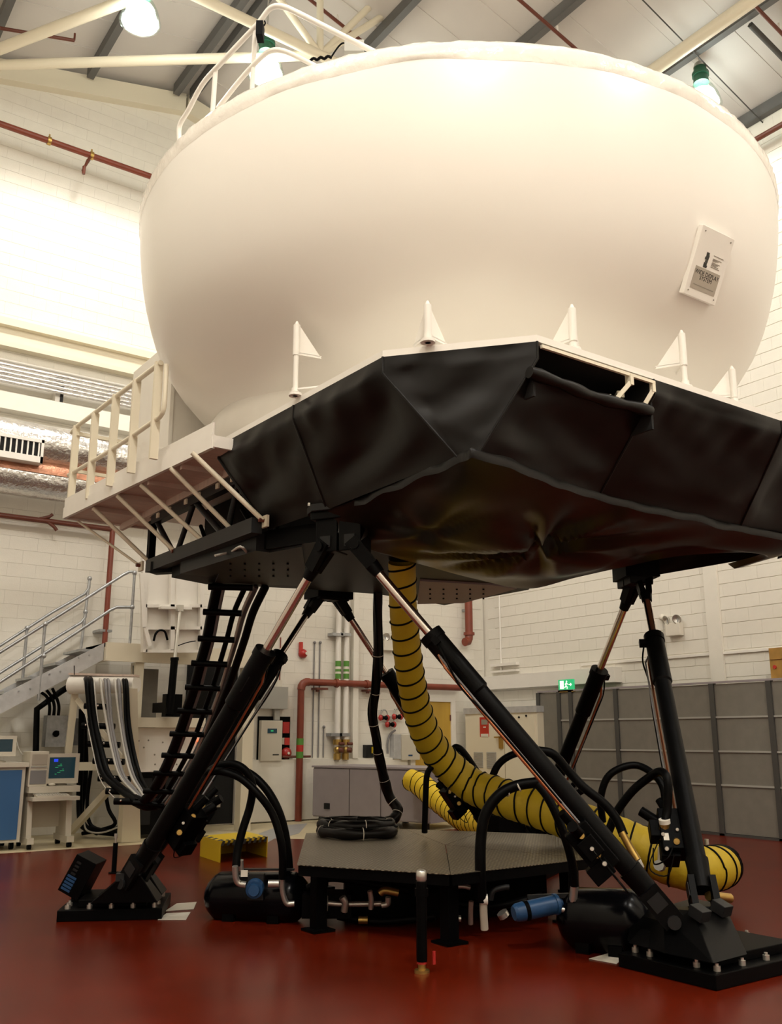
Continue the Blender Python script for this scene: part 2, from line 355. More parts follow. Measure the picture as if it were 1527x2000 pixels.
def onDome(x, y):
    d = ray(x, y); d = d/np.linalg.norm(d)
    for k in range(4000):
        p = CC+d*(4+k*.002)
        if DC.z < p[2] < DC.z+2.35 and math.hypot(p[0]-DC.x, p[1]-DC.y) < dome_r(p[2]): return Vector(p)
rows = []
for k, (r, z) in enumerate([(2.738, 5.60), (2.743, 5.635), (2.745, 5.67), (2.742, 5.70), (2.735, 5.725), (2.712, 5.752), (2.67, 5.772), (2.58, 5.784)]):
    row = []
    for j in range(361):
        a = 2*math.pi*(j % 360)/360
        q = Vector((math.cos(a)*9, math.sin(a)*9, k*.55)); dn = abs(noise.noise(q*2.4))*.017+noise.noise(q*5)*.007-.004
        edge = 0 if k in (0, 7) else 1
        lip = noise.noise(Vector((math.cos(a)*5, math.sin(a)*5, 3)))*.03 if k == 0 else 0
        rr = (r*1.15)+(.006+dn)*edge; row.append((DC.x+math.cos(a)*rr, DC.y+math.sin(a)*rr, zs(z)+lip+dn*.5*edge))
    rows.append(row)
G().grid(rows).build('rim_tape', 'tape', dome)
# curb ring the dome stands in
G().lathe((DC.x, DC.y+.35, DC.z), [(2.25, -.02), (2.27, -.02), (2.27, .41), (2.25, .43), (1.95, .43)], 96).build('base_ring', 'white_paint', sim)
# deck outline (photo machine frame)
dk = {'L0': (2.82, 6.2), 'P1': (2.86, 4.12), 'P2': (3.43, 3.45), 'R1': (7.0, 3.45), 'R2': (7.45, 4.12), 'R3': (7.45, 6.2)}
dk = {k: (v[0]*1.15, v[1]*1.15) for k, v in dk.items()}
outl = [dk['L0'], dk['P1'], dk['P2'], dk['R1'], dk['R2'], dk['R3'], (8.5, 10.2), (3.25, 10.2)]
G().prism(outl, DZ-.045, DZ).build('deck', 'white_paint', sim)
# fabric skirt: one sewn panel after another (top edge, short drop, slope to the crease line)
def V2(p, z): return Vector((p[0], p[1], z))
TZ1, TZ2, CZ = DZ-.045, DZ-.16, zs(3.0)
cr = lambda x, y, z=CZ: onZ(x, y, z)
c_l0, c_p1, c_a, c_b, c_c, c_d = cr(522, 1035), cr(690, 978), cr(893, 893), cr(935, 885), cr(1170, 968), cr(1445, 1030)
s1 = Vector(dk['L0']).lerp(Vector(dk['P1']), .52); c_s1 = c_l0.lerp(c_p1, .72)
xr = lambda px: onY(px, 760 if px > 1200 else 700, dk['P2'][1]).x
h0, h1 = onY(1052, 690, dk['P2'][1]).x, onY(1278, 770, dk['P2'][1]).x
s2x = onY(1530, 870, dk['P2'][1]).x
yF = dk['P2'][1]
c_r = Vector((dk['R1'][0]-.12, c_d.y+.02, CZ)); c_r2 = Vector((dk['R2'][0]-.35, dk['R2'][1]+.4, CZ)); c_r3 = Vector((dk['R3'][0]-.35, dk['R3'][1], CZ))
def fabric_panel(a, b_, ca, cb, seed, cut=0, nu=40, nv=26, name='skirt_panel', amp=1.0):
    a, b_ = Vector((*a, 0)), Vector((*b_, 0)); rows = []
    outn = Vector((b_.y-a.y, -(b_.x-a.x), 0)); outn = outn.normalized() if outn.length > 0 else Vector((0, -1, 0))
    mid = Vector((DC.x, DC.y, 0)); 
    if outn.dot((a+b_)/2-mid) < 0: outn = -outn
    for j in range(nv+1):
        v = j/nv; row = []
        for i in range(nu+1):
            u = i/nu; t = a.lerp(b_, u); c = ca.lerp(cb, u)
            z0 = TZ1; vv = cut+(1-cut)*v
            if vv < .22: p = Vector((t.x, t.y, z0+(TZ2-z0)*vv/.22))
            else: p = Vector((t.x, t.y, TZ2)).lerp(c, (vv-.22)/.78)
            e = min(1, 6*min(u, 1-u)+.1)*min(1, 5*min(v, 1-v)+.05)
            L = (b_-a).length
            q = Vector((u*L*2.2+v*1.6, v*1.1+seed*7, seed*3.1))
            f_ = noise.noise(Vector((u*L*.9+seed*3, vv*3.6+u*1.2, seed)))*.045+noise.noise(Vector((u*L*4.2+vv*2.5, vv*1.4, seed*2.)))*.030*max(0, 1-vv*1.6)+noise.noise(Vector((u*L*1.6-vv*3, vv*5+seed, 4)))*.012
            sag = -math.sin(math.pi*v)*math.sin(math.pi*u)*.05
            row.append(p+(outn*.8+Vector((0, 0, -.5)))*(f_*1.4*e*amp)-outn*sag*-.6)
        rows.append(row)
    return G().grid(rows).build(name, 'black_vinyl', sim)
fabric_panel(dk['L0'], s1, c_l0, c_s1, 1)
fabric_panel(s1, dk['P1'], c_s1, c_a, 2)
fabric_panel(dk['P1'], dk['P2'], c_a, c_b, 3)
fabric_panel((h0, yF), (h1, yF), c_b, c_c, 4, cut=.33)
fabric_panel((h1, yF), (s2x, yF), c_c, c_d, 5)
fabric_panel((s2x, yF), dk['R1'], c_d, c_r, 6)
fabric_panel(dk['R1'], dk['R2'], c_r, c_r2, 7)
fabric_panel(dk['R2'], dk['R3'], c_r2, c_r3, 8)
# sewn corner welts
for a, c in ((dk['P1'], c_a), (dk['P2'], c_b), ((s1.x, s1.y), c_s1), ((h1, yF), c_c), ((s2x, yF), c_d)):
    G().tube([V2(a, TZ1), V2(a, TZ2), c], .009, 6).build('seam_welt', 'black_vinyl', sim)
# left open end of the skirt: hem rope
G().tube([V2(dk['L0'], TZ1), V2(dk['L0'], TZ2), c_l0], .014, 6).build('hem', 'black_vinyl', sim)
# belly bag under the nose: crease line -> bulging bottom -> back edge
crease = [c_l0.lerp(c_p1, .6), c_p1, c_p1.lerp(c_a, .5), c_a, c_b, c_b.lerp(c_c, .5), c_c, c_c.lerp(c_d, .5), c_d, c_r, c_r2]
back = [onZ(715, 1030, zs(2.86)), onZ(735, 1068, zs(2.82)), onZ(770, 1088, zs(2.79)), onZ(835, 1106, zs(2.77)), onZ(925, 1130, zs(2.76)), onZ(1030, 1150, zs(2.75)), onZ(1125, 1128, zs(2.78)), onZ(1225, 1106, zs(2.81)), onZ(1335, 1085, zs(2.87)), Vector((7.75, 5.0, zs(2.95))), Vector((8.1, 5.6, zs(2.97)))]
cs, bs = smoothpath(crease, 8), smoothpath(back, 8)
pin = onZ(1058, 1085, zs(2.78)); pin2 = onZ(835, 1045, zs(2.8)); pin3 = onZ(995, 935, zs(2.95)); rows = []
nv = 44
for j in range(nv+1):
    v = j/nv; row = []
    for i in range(len(cs)):
        p = cs[i].lerp(bs[i], v)
        zbot = zs(2.755+.17*max(0, min(1, (i/(len(cs)-1)-.52)/.28))); s_ = math.sin(math.pi*min(1, v*1.15)*.5)
        p.z = cs[i].z+(zbot-cs[i].z)*min(1, s_**1.2) if v < .87 else zbot+(bs[i].z-zbot)*(v-.87)/.13
        e = min(1, 7*v)*min(1, 7*(1-v))
        for pc, am, nn, rg in ((pin, .12, 7, .8), (pin2, .03, 4, .6)):
            dx, dy = p.x-pc.x, p.y-pc.y; rr = math.hypot(dx, dy); th = math.atan2(dy, dx)
            wgt = math.exp(-(rr/rg)**2)
            p.z += e*wgt*(am*1.2*math.exp(-(rr/.09)**2)+am*.55*math.cos(th*nn+3*noise.noise(Vector((math.cos(th)*2, math.sin(th)*2, am*50))))*min(1, rr/.16))
        p.z += e*(noise.noise(Vector((p.x*1.0, p.y*1.4, 2)))*.06)*(1 if i < len(cs)*.7 else .4)
        row.append(p)
    rows.append(row)
G().grid(rows).build('belly_cover', 'belly_sheen_vinyl', sim)
# hem strip that hides the joint between skirt and belly
g = G(); rows = []
for i, p in enumerate(cs):
    if i < 8: continue
    n2 = noise.noise(Vector((i*.35, 1, 2)))*.04-.012
    rows.append([p+Vector((0, -.012, .03+n2)), p+Vector((-.008, -.028, 0)), p+Vector((0, -.012, -.04+n2*.6))])
G().grid([list(r) for r in zip(*rows)]).build('hem_strip', 'black_vinyl', sim)
# hatch in the front panel: black sheets for the shade inside, cream frame, rolled flap
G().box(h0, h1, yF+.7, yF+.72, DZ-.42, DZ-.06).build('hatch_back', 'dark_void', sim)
G().box(h0, h1, yF+.04, yF+.7, DZ-.062, DZ-.05).box(h0-.02, h0, yF+.04, yF+.7, DZ-.4, DZ-.05).box(h1, h1+.02, yF+.04, yF+.7, DZ-.4, DZ-.05).build('hatch_shade', 'dark_void', sim)
zt, zb = DZ-.075, DZ-.245
G().bar((h0+.02, yF-.006, zt), (h1-.0, yF-.006, zt), .02, .022).bar((h1-.015, yF, zt), (h1-.015, yF, zt-.07), .03, .03).bar((h1-.015, yF, zt-.06), (h1-.07, yF+.06, zb-.02), .03, .03).build('hatch_frame', 'cream_steel', sim)
xb = h0+(h1-h0)*.77
G().bar((xb, yF, zt), (xb, yF+.0, zt-.075), .05, .03).bar((xb, yF, zt-.06), (xb-.10, yF+.07, zb-.03), .05, .03).bar((xb-.1, yF+.1, zb), (xb-.75, yF+.5, zb+.02), .09, .05).bar((xb+.02, yF+.1, zt-.1), (xb+.16, yF+.3, zb+.05), .05, .05).build('hatch_bracket', 'cream_steel', sim)
G().cyl((h0+.22, yF+.35, zt-.08), (h0+.22, yF+.42, zt-.08), .10, .10, 14).box(h0+.05, h0+.5, yF+.45, yF+.5, zb-.05, zt-.03).build('hatch_motor', 'lamp_green', sim)
fp = []
for t in np.linspace(-.03, 1.0, 14):
    q = Vector((h0+(h1-h0)*t, yF, TZ2)).lerp(c_b.lerp(c_c, t), (.33-.22)/.78); fp.append(q+Vector((0, -.025-.01*math.sin(t*9), -.02-.02*math.sin(math.pi*t))))
G().tube(fp, [.040+.007*math.sin(i*1.7) for i in range(14)], 10).build('rolled_flap', 'black_vinyl', sim)

# pointed masts around the deck edge
for (x, y, yb, yt, ang) in ((2.80, 5.03, 692, 628, 20), (2.99, 3.86, 657, 588, 50), (3.75, 3.47, 664, 595, 75), (4.77, 3.48, 712, 645, 95), (5.3, 3.49, 775, 715, 103)):
    b0 = S(x, y, 3.66); b0 = Vector((b0.x+.02, b0.y+.03, DZ))
    def zat(py):
        lo, hi = 2., 8.
        for _ in range(40):
            m_ = (lo+hi)/2; q = np.array((b0.x, b0.y, m_))-CC; yy = 1000-FPX*(q@_up)/(q@_fw)
            lo, hi = (m_, hi) if yy > py else (lo, m_)
        return lo
    z1, z2 = zat(yb), zat(yt)
    mast = G().cyl(b0, (b0.x, b0.y, z2-.03), .020, n=10).cyl((b0.x, b0.y, z2-.03), (b0.x, b0.y, z2), .02, .008, 10).cyl((b0.x, b0.y, z1-.01), (b0.x, b0.y, z2-.03), .027, n=10).cyl(b0, b0+Vector((0, 0, .02)), .05, n=10).cyl(b0+Vector((0, 0, .03)), b0+Vector((0, 0, .06)), .03, n=8).build('mast', 'white_paint', sim)
    dn = Vector((DC.x-b0.x, DC.y-b0.y, 0)).normalized(); sd = Vector((-dn.y, dn.x, 0))
    A = Vector((b0.x, b0.y, z2)); B = Vector((b0.x, b0.y, z1))
    D1, D2 = B+dn*.17+sd*.115, B+dn*.17-sd*.115
    th = .006
    G().slab([B, D1, A], th).slab([A, D2, B], th).slab([B+Vector((0, 0, .02)), D1+Vector((0, 0, .02)), D2+Vector((0, 0, .02))], th).build('dome_gusset', 'white_paint', mast)  # V-shaped gusset plates from the mast towards the dome
G().bar(S(2.8, 5.05, 3.7), S(2.98, 4.9, 3.72), .012, .012).build('mast_stay', 'white_paint', sim)

# sign plate riding on the dome
cor = [onDome(*p) for p in ((1357, 436), (1418, 465), (1390, 598), (1328, 572))]
ctr = sum(cor, Vector())/4; ux = ((cor[1]-cor[0])+(cor[2]-cor[3])).normalized(); uy0 = ((cor[0]-cor[3])+(cor[1]-cor[2])).normalized()
nz = ux.cross(uy0).normalized(); uy = nz.cross(ux).normalized()
pw = ((cor[1]-cor[0]).length+(cor[2]-cor[3]).length)/2; ph = ((cor[0]-cor[3]).length+(cor[1]-cor[2]).length)/2
c0 = ctr+nz*.035
plate = G().obox(c0, ux*(pw/2), uy*(ph/2), nz*.022).build('sign_plate', 'dome_white', sim, bevel=.004)
def PL(u, v, o=.0235): return c0+ux*(u*pw)+uy*(v*ph)+nz*o
g = G()
for u in (-.40, .40):
    for v in (-.43, .43): G().cyl(PL(u, v, .022), PL(u, v, .027), .006, n=8).build('screw', 'print_grey', plate)
G().obox(PL(.0, -.225, .0235), ux*(pw*.38), uy*(ph*.16), nz*.001).build('name_label', 'plate_grey', plate)
text_mesh('lettering', 'WIDE DISPLAY', PL(0, -.165, .0247), ux, uy, pw*.112, 'print_black', plate, 'CENTER')
text_mesh('lettering', 'SYSTEM', PL(0, -.235, .0247), ux, uy, pw*.112, 'print_black', plate, 'CENTER')
G().obox(PL(0, -.32, .0247), ux*(pw*.31), uy*(ph*.006), nz*.0006).build('fine_print', 'print_grey', plate)
for k, (wl, gap) in enumerate(((.30, 0), (.27, .045), (.18, .06), (.12, .075), (.25, .10), (.20, .115), (.16, .13), (.22, .145), (.26, .165))):
    G().obox(PL(.04+wl/2, .16-gap, .0235), ux*(pw*wl/2), uy*(ph*.0042), nz*.0006).build('fine_print', 'print_grey', plate)
g = G()
for k, v in enumerate((.15, .115, .08, .04, .0, -.03)):
    g.obox(PL(-.14+(.012 if k % 2 else 0), v-.0, .0235), ux*(pw*(.038+.008*(k % 3))), uy*(ph*.019), nz*.0008)
g.build('emblem', 'print_black', plate)
g = G(); g.obox(PL(-.105, .06, .0236), ux*(pw*.010), uy*(ph*.10), nz*.0006); g.build('emblem_edge', 'green_band', plate)

# rear cabin block behind the dome
cx = onY(332, 800, 8.9).x
G().box(cx, 7.7, 8.9, 10.1, DZ, zs(5.1)).box(cx-.01, cx+.03, 8.88, 8.92, DZ, zs(5.1)).build('rear_cabin', 'white_paint', sim)

# side walkway
wz = zs(3.55); wx0, wx1 = onZ(128, 1010, wz-.03).x, S(3.05, 1, 1).x
wy1 = onZ(128, 1012, wz-.03).y; wy0 = onZ(405, 875, wz-.03).y-.05
wl = lambda t: wx0+(onZ(395, 885, wz-.03).x-wx0)*t     # outer edge, nearly parallel to the wall
oa, ob = Vector((onZ(395, 885, wz-.03).x, wy0, 0)), Vector((wx0, wy1, 0))
G().hexa([(oa.x, oa.y, wz-.02), (wx1+.3, oa.y, wz-.02), (wx1+.3, ob.y, wz-.02), (ob.x, ob.y, wz-.02)], [(oa.x, oa.y, wz+.02), (wx1+.3, oa.y, wz+.02), (wx1+.3, ob.y, wz+.02), (ob.x, ob.y, wz+.02)]).build('walkway_floor', 'pink_under', sim)
up_ = lambda p, z: Vector((p.x, p.y, z))
G().bar(up_(oa, wz+.02), up_(ob, wz+.02), .035, .12).bar(up_(oa, wz+.13), up_(ob, wz+.13), .015, .11).bar(up_(ob, wz+.02), (wx1+.3, ob.y, wz+.02), .035, .12).bar(up_(oa, wz+.02), (wx1+.3, oa.y, wz+.02), .03, .1).build('walkway_fascia', 'white_paint', sim)
for t in (.2, .4, .6, .8):
    p = oa.lerp(ob, t); G().bar((p.x+.05, p.y, wz-.04), (wx1+.25, p.y, wz-.04), .05, .05).build('walkway_joist', 'pink_under', sim)
G().bar((wx1-.02, oa.y, wz-.04), (wx1-.02, ob.y, wz-.04), .04, .10).build('walkway_inner_beam', 'pink_under', sim)
# guard rail of the walkway
RXX = wx0+.05
posts = [((139, 978), (149, 833)), ((174, 958), (188, 806)), ((215, 933), (228, 771)), ((255, 912), (269, 742)), ((296, 897), (314, 705))]
for a, b_ in posts:
    pa, pb = onX(*a, RXX), onX(*b_, RXX); G().bar((RXX, (pa.y+pb.y)/2, wz+.05), (RXX, (pa.y+pb.y)/2, max(pb.z, wz+.9)), .035, .075, hint=(1, 0, 0)).build('guard_post', 'cream_steel', sim)
ra, rb = onX(149, 832, RXX), onX(316, 706, RXX)
G().tube([onX(140, 845, RXX), onX(149, 834, RXX), onX(314, 708, RXX)], .024, 8).build('guard_rail', 'cream_steel', sim)
mp = smoothpath([onX(134, 928, RXX), onX(222, 876, RXX), onX(298, 824, RXX), onX(313, 813, RXX), onX(320, 797, RXX), onX(323, 760, RXX), onX(325, 712, RXX)], 4)
G().tube(mp, .022, 8).build('guard_rail', 'cream_steel', sim)
g = G(); yi = ob.y-.05
for xx in (wx0+.45, wx0+.85): g.bar((xx, yi, wz), (xx, yi, wz+.95), .06, .03)
g.bar((wx0+.05, yi, wz+.93), (wx1+.2, yi, wz+.93), .04, .04).bar((wx0+.05, yi, wz+.5), (wx1+.2, yi, wz+.5), .035, .035).build('end_guard', 'cream_steel', sim)
# sloping struts, lugs and the dark truss under the walkway
LZ = zs(3.04)
lugs = [((375, 884), (513, 1016)), ((333, 914), (456, 1038)), ((275, 947), (398, 1058)), ((229, 968), (341, 1077)), ((182, 992), (292, 1098)), ((152, 1018), (272, 1104))]
for i, (a, b_) in enumerate(lugs):
    pa, pb = onZ(*a, wz-.05), onZ(*b_, LZ)
    G().cyl(pa, pb, .022 if i < 5 else .014, n=8).build('walkway_strut', 'cream_steel', sim)
    lug = G().obox(pb+Vector((.02, 0, -.01)), (.012, 0, 0), (0, .055, .0), (0, 0, .05)).build('strut_lug', 'cream_steel', sim)
    G().cyl(pb+Vector((-.035, 0, 0)), pb+Vector((.02, 0, 0)), .02, n=8).build('lug_bolt', 'brown_pipe', lug)
la, lb = onZ(512, 1028, zs(3.0)), onZ(284, 1106, zs(3.0)); la.x = lb.x = (la.x+lb.x)/2
ua, ub = onZ(440, 928, zs(3.42)), onZ(296, 1016, zs(3.42)); ua.x = ub.x = la.x
G().bar(la, lb, .10, .13).build('truss_chord', 'grey_metal', sim); G().bar(ua, ub, .08, .09).build('truss_chord', 'grey_metal', sim)
G().bar((lb.x, lb.y, lb.z), (lb.x, lb.y, ub.z), .07, .07).build('truss_post', 'black_metal', sim)
ts = [.02, .28, .5, .75, .97]
for i in range(4):
    p, q = (lb.lerp(la, ts[i]), ub.lerp(ua, ts[i+1])) if i % 2 else (ub.lerp(ua, ts[i]), lb.lerp(la, ts[i+1]))
    G().cyl(p, q, .028, n=8).build('truss_web', 'grey_metal', sim)
    G().cyl(p+Vector((.5, 0, 0)), q+Vector((.5, .2, 0)), .024, n=6).build('truss_web', 'dark_metal', sim)
g = G()
for t in (.1, .25, .45, .6, .8, .95): p = ub.lerp(ua, t); g.obox(p+Vector((-.045, 0, .01)), (.01, 0, 0), (0, .03, 0), (0, 0, .025))
g.build('chord_clip', 'cream_steel', sim)
# added black box that darkens the space behind the truss, and the hexagonal plate frame under it
G().box(4.1, 7.3, 6.6, 9.3, zs(2.98), zs(3.6)).build('dark_backing_box', 'black_metal', sim)
uz = zs(2.86)
hexp = [onZ(335, 1128, uz), onZ(402, 1141, uz), onZ(588, 1150, uz), onZ(735, 1160, uz), onZ(868, 1182, uz), onZ(1032, 1152, uz), onZ(1060, 1120, uz), onZ(900, 1075, uz), onZ(640, 1055, uz), onZ(520, 1072, uz)]
G().prism([(p.x, p.y) for p in hexp], uz, uz+.16).build('platform_frame', 'dark_metal', sim)
b1, b2 = onZ(380, 1108, uz+.06), onZ(530, 1062, uz+.06)
G().bar(b1, b2, .3, .16).build('frame_girder', 'grey_metal', sim)
G().bar(onZ(300, 1110, uz+.12), onZ(470, 1100, uz+.12), .12, .12).build('frame_girder', 'dark_metal', sim)
G().slab([onZ(820, 1135, uz-.02), onZ(960, 1143, uz-.02), onZ(1010, 1150, uz-.02), onZ(905, 1178, uz-.02), onZ(815, 1180, uz-.02)], .02).build('riveted_plate', 'mauve_grey', sim)  # paler than the next plate: light on the underside put into the colour
G().slab([onZ(440, 1095, uz-.02), onZ(590, 1068, uz-.02), onZ(600, 1145, uz-.02), onZ(420, 1138, uz-.02)], .02).build('riveted_plate', 'grey_metal', sim)
g = G()
for (x, y) in [(840+26*i, 1150+9*j) for i in range(5) for j in range(3)]+[(450+28*i, 1100+12*j) for i in range(5) for j in range(3)]:
    p = onZ(x, y, uz-.02); g.cyl(p+Vector((0, 0, -.014)), p+Vector((0, 0, .01)), .011, n=6)
g.build('rivet', 'dark_metal', sim)
G().tube(smoothpath([onZ(420, 1085, uz), onZ(450, 1078, uz+.05), onZ(470, 1068, uz), onZ(485, 1082, uz)], 5), .012, 6).build('loose_cable', 'cable_white', sim)

# ------------------------------------------------------------------ jack joints: ground and platform
Fj = {'F2': ((4.7365, 3.8463, .4641), (5.0768, 3.8604, .4641)), 'F3': ((6.8576, 7.2621, .4641), (6.6753, 7.5497, .4641)), 'F1': ((2.8389, 7.3911, .4641), (2.6809, 7.0894, .4641))}
Tj = {'T3': ((6.2893, 5.1806, 2.7916), (6.4055, 5.3826, 2.7987)), 'T2': ((4.9443, 7.9026, 2.846), (4.7112, 7.9022, 2.8427)), 'T1': ((3.2594, 5.3767, 2.7537), (3.3763, 5.1751, 2.7499))}
Fj = {k: [S(*q) for q in v] for k, v in Fj.items()}; Tj = {k: [S(*q) for q in v] for k, v in Tj.items()}
HC = sum([p for v in Fj.values() for p in v], Vector())/6
def ra_(p): d = Vector((p.x-HC.x, p.y-HC.y, 0)).normalized(); return d, Vector((-d.y, d.x, 0))
for k, (p, q) in Tj.items():
    m_ = (p+q)/2; d, t = ra_(m_); up3 = Vector((0, 0, 1))
    top = m_+up3*.31
    o8 = [(-.30, -.10), (-.30, .06), (-.20, .17), (.20, .17), (.30, .06), (.30, -.10)]
    pl_ = [top-d*.05+t*x+d*y for x, y in o8]
    G().add([p-up3*.03 for p in pl_]+[p+up3*.03 for p in pl_], [tuple(range(6))[::-1], tuple(range(6, 12))]+[(i, (i+1) % 6, 6+(i+1) % 6, 6+i) for i in range(6)]).build('mounting_flange', 'grey_metal', sim, bevel=.006)
    b_ = G().obox(top-up3*.06-d*.05, t*.23, d*.13, up3*.03).build('joint_bracket', 'dark_metal', sim, bevel=.006)
    for s_ in (-1, 1):
        G().obox(m_+up3*.11+t*s_*.102-d*.05, t*.094, d*.10, up3*.15).build('bracket_cheek', 'dark_metal', b_, bevel=.008)
        G().obox(m_+up3*.04+t*s_*.105+d*.055, t*.045, d*.006, up3*.045).build('bolt_plate', 'grey_metal', b_)
    for s_ in (-.25, -.15, -.05, .12): G().cyl(top+t*s_+up3*.03+d*.06, top+t*s_+up3*.055+d*.06, .015, n=6).build('bolt', 'silver_fit', b_)
    if k == 'T2': G().obox(m_+up3*.08-d*.02, t*.23, d*.16, up3*.10).build('joint_housing', 'black_metal', sim)
    if k == 'T3': G().obox(m_+up3*.12-d*.02, t*.20, d*.17, up3*.09).build('joint_housing', 'black_metal', sim)

# top handrails, camera and gear on the dome roof
RIMZ = zs(5.77)
def rimd(x): # distance of the dome rim under photo column x
    xs_, ys_ = (350, 415, 500, 600, 720, 800), (260, 210, 165, 125, 97, 86); return dep(onZ(x, float(np.interp(x, xs_, ys_)), RIMZ))+.10
def rail(name, pix, r): return G().tube(smoothpath([onD(x, y, rimd(x)) for x, y in pix], 5), r, 8).build(name, 'white_paint', sim)
rail('roof_rail', [(350, 275), (351, 245), (368, 215), (395, 165), (430, 125), (472, 80), (505, 45), (522, 22), (535, 13), (552, 13), (575, 22), (640, 55), (732, 102)], .022)
rail('roof_rail', [(425, 212), (470, 155), (500, 122), (520, 104), (535, 98), (552, 99), (575, 108), (618, 130)], .02)
for a, b_ in (((415, 220), (421, 136)), ((492, 180), (499, 52))): G().cyl(onD(*a, rimd(a[0])), onD(*b_, rimd(a[0])), .02, n=8).build('roof_rail_post', 'white_paint', sim)
pc_ = onD(508, 62, rimd(508)-.05); G().obox(pc_, Vector(_rt)*.026, Vector(_fh)*.05, Vector((0, 0, .062))).build('roof_camera', 'black_metal', sim)
G().tube(smoothpath([onD(512, 35, rimd(508)), onD(518, 45, rimd(508)), onD(512, 55, rimd(508)), onD(505, 75, rimd(508))], 4), .006, 5).build('camera_cable', 'black_rubber', sim)
pg = onD(692, 97, rimd(692)+.25); G().obox(pg, Vector(_rt)*.075, Vector(_fh)*.05, Vector((0, 0, .05))).build('roof_box', 'box_grey', sim)
G().tube(smoothpath([onD(645, 114, rimd(650)+.2), onD(660, 92, rimd(660)+.2), onD(670, 84, rimd(670)+.2), onD(680, 88, rimd(680)+.2)], 4), .007, 5).tube(smoothpath([onD(x, 119-4*(i % 2)-i, rimd(x)+.15) for i, x in enumerate(range(605, 650, 7))], 3), .012, 5).build('roof_cables', 'black_rubber', sim)

# ================================================================== SIX HYDRAULIC JACKS
def jack(lab, top, bot, frac, side, detail=True):
    top, bot = Vector(top), Vector(bot); ax = (bot-top); L = ax.length; d, s, u = frame(ax)
    if s.dot(Vector(_rt)) < 0: s = -s; 
    side_v = s*side; low = u if u.z < 0 else -u
    t = thing('hydraulic_jack', lab, 'hydraulic jack', bot)
    at = lambda f_: top+ax*f_
    # upper clevis: forked block narrowing to the rod
    g = G(); g.cyl(at(.055), at(.085), .058, .047, 12)
    for q in (-1, 1): g.hexa([top+s*q*.03+u*.055-d*.05, top+s*q*.075+u*.055-d*.05, top+s*q*.075-u*.055-d*.05, top+s*q*.03-u*.055-d*.05], [at(.06)+s*q*.0+u*.05, at(.06)+s*q*.055+u*.05, at(.06)+s*q*.055-u*.05, at(.06)+s*q*.0-u*.05])
    g.cyl(top-s*.09, top+s*.09, .04, n=10); g.build('rod_clevis', 'dark_metal', t)
    G().cyl(at(.07), at(frac+.02), .037, n=16).build('piston_rod', 'chrome', t)
    G().cyl(at(frac), at(frac+.02), .092, .092, 20).cyl(at(frac+.02), at(frac+.16), .084, n=20).cyl(at(frac+.16), at(frac+.165), .084, .071, 20).cyl(at(frac+.165), at(.90), .071, n=20).build('cylinder', 'dark_metal' if detail else 'black_metal', t)
    # lower trunnion fork
    g = G(); g.cyl(at(.88), at(.95), .085, .07, 14)
    for q in (-1, 1): g.obox(at(.965)+s*q*.075, s*.022, d*.13, u*.075)
    g.build('trunnion', 'dark_metal', t)
    g = G()
    for q in (-1, 1): g.obox(at(.955)+s*q*.099, s*.004, d*.05, u*.05)
    g.cyl(bot-s*.12, bot+s*.12, .045, n=12); g.build('trunnion_pin', 'grey_metal', t)
    # pipes along the cylinder
    o1 = side_v*.075+low*.075
    mts = ['copper', 'cable_grey']
    for k in range(2):
        oo = o1+side_v*(.03*k)-low*.02*k
        G().tube([at(frac+.05)+side_v*.06+low*.05, at(frac+.08)+oo, at(.5)+oo*1.05, at(.80)+oo, at(.84)+oo*.7], .011-.003*k, 6).build('hydraulic_pipe', mts[k], t)
    G().tube(smoothpath([at(frac+.03)+side_v*.1, at(frac+.08)+side_v*.13+low*.04, at(frac+.14)+side_v*.1+low*.08, at(frac+.24)+oo*1.1, at(.7)+oo*1.1], 4), .008, 5).build('sensor_cable', 'black_rubber', t)
    G().obox(at(frac+.025)+side_v*.11, side_v*.03, d*.03, u*.025).build('sensor_block', 'dark_metal', t)
    # servo valve block on the lower cylinder
    vb = G(); c = at(.80)+side_v*.13+low*.10
    vb.obox(c, side_v*.09, d*.17, low*.09).obox(c-d*.02+side_v*.11, side_v*.05, d*.07, low*.06).obox(c+d*.14+low*.05+side_v*.03, side_v*.07, d*.06, low*.08)
    vb.cyl(c-d*.18, c-d*.30+side_v*.05, .035, .03, 10).cyl(c-d*.1+side_v*.08, c-d*.2+side_v*.2, .04, n=10)
    v_ = vb.build('valve_block', 'black_metal', t, bevel=.006)
    tc_ = Vector(CC)-c; tc_.normalize()
    for (a_, b2_, r_, mm) in ((-.10, .02, .026, 'brass'), (.06, -.03, .028, 'brass'), (.0, .06, .016, 'silver_fit'), (.12, .05, .018, 'silver_fit'), (-.04, -.05, .014, 'silver_fit')):
        p = c+d*a_+side_v*b2_+tc_*.10; G().cyl(p, p+tc_*.03, r_, r_*.8, 10).cyl(p+tc_*.03, p+tc_*.036, r_*.45, n=8).build('valve_cap', mm, v_)
    p = c+d*.02+side_v*.04+tc_*.105; G().obox(p, side_v*.02, d*.03, tc_*.003).build('valve_label', 'paper', v_)
    G().tube(smoothpath([c+d*.1+tc_*.1, c+d*.2+tc_*.14+side_v*.06, c+d*.25+side_v*.16, c+d*.12+side_v*.15], 5), .006, 5).tube(smoothpath([c+d*.05+side_v*.1, c+d*.28+side_v*.2, c+d*.34+side_v*.08, c+d*.16+tc_*.1], 5), .005, 5).build('signal_cable', 'black_rubber', v_)
    if detail:
        p = at(frac+.10)+s*-.0+Vector(tc_)*.0
        G().obox(at(frac+.10)+(Vector(CC)-at(frac+.1)).normalized()*.084, d*.075, s*.022, (Vector(CC)-at(frac+.1)).normalized()*.002).build('rating_plate', 'grey_metal', t)
    return t
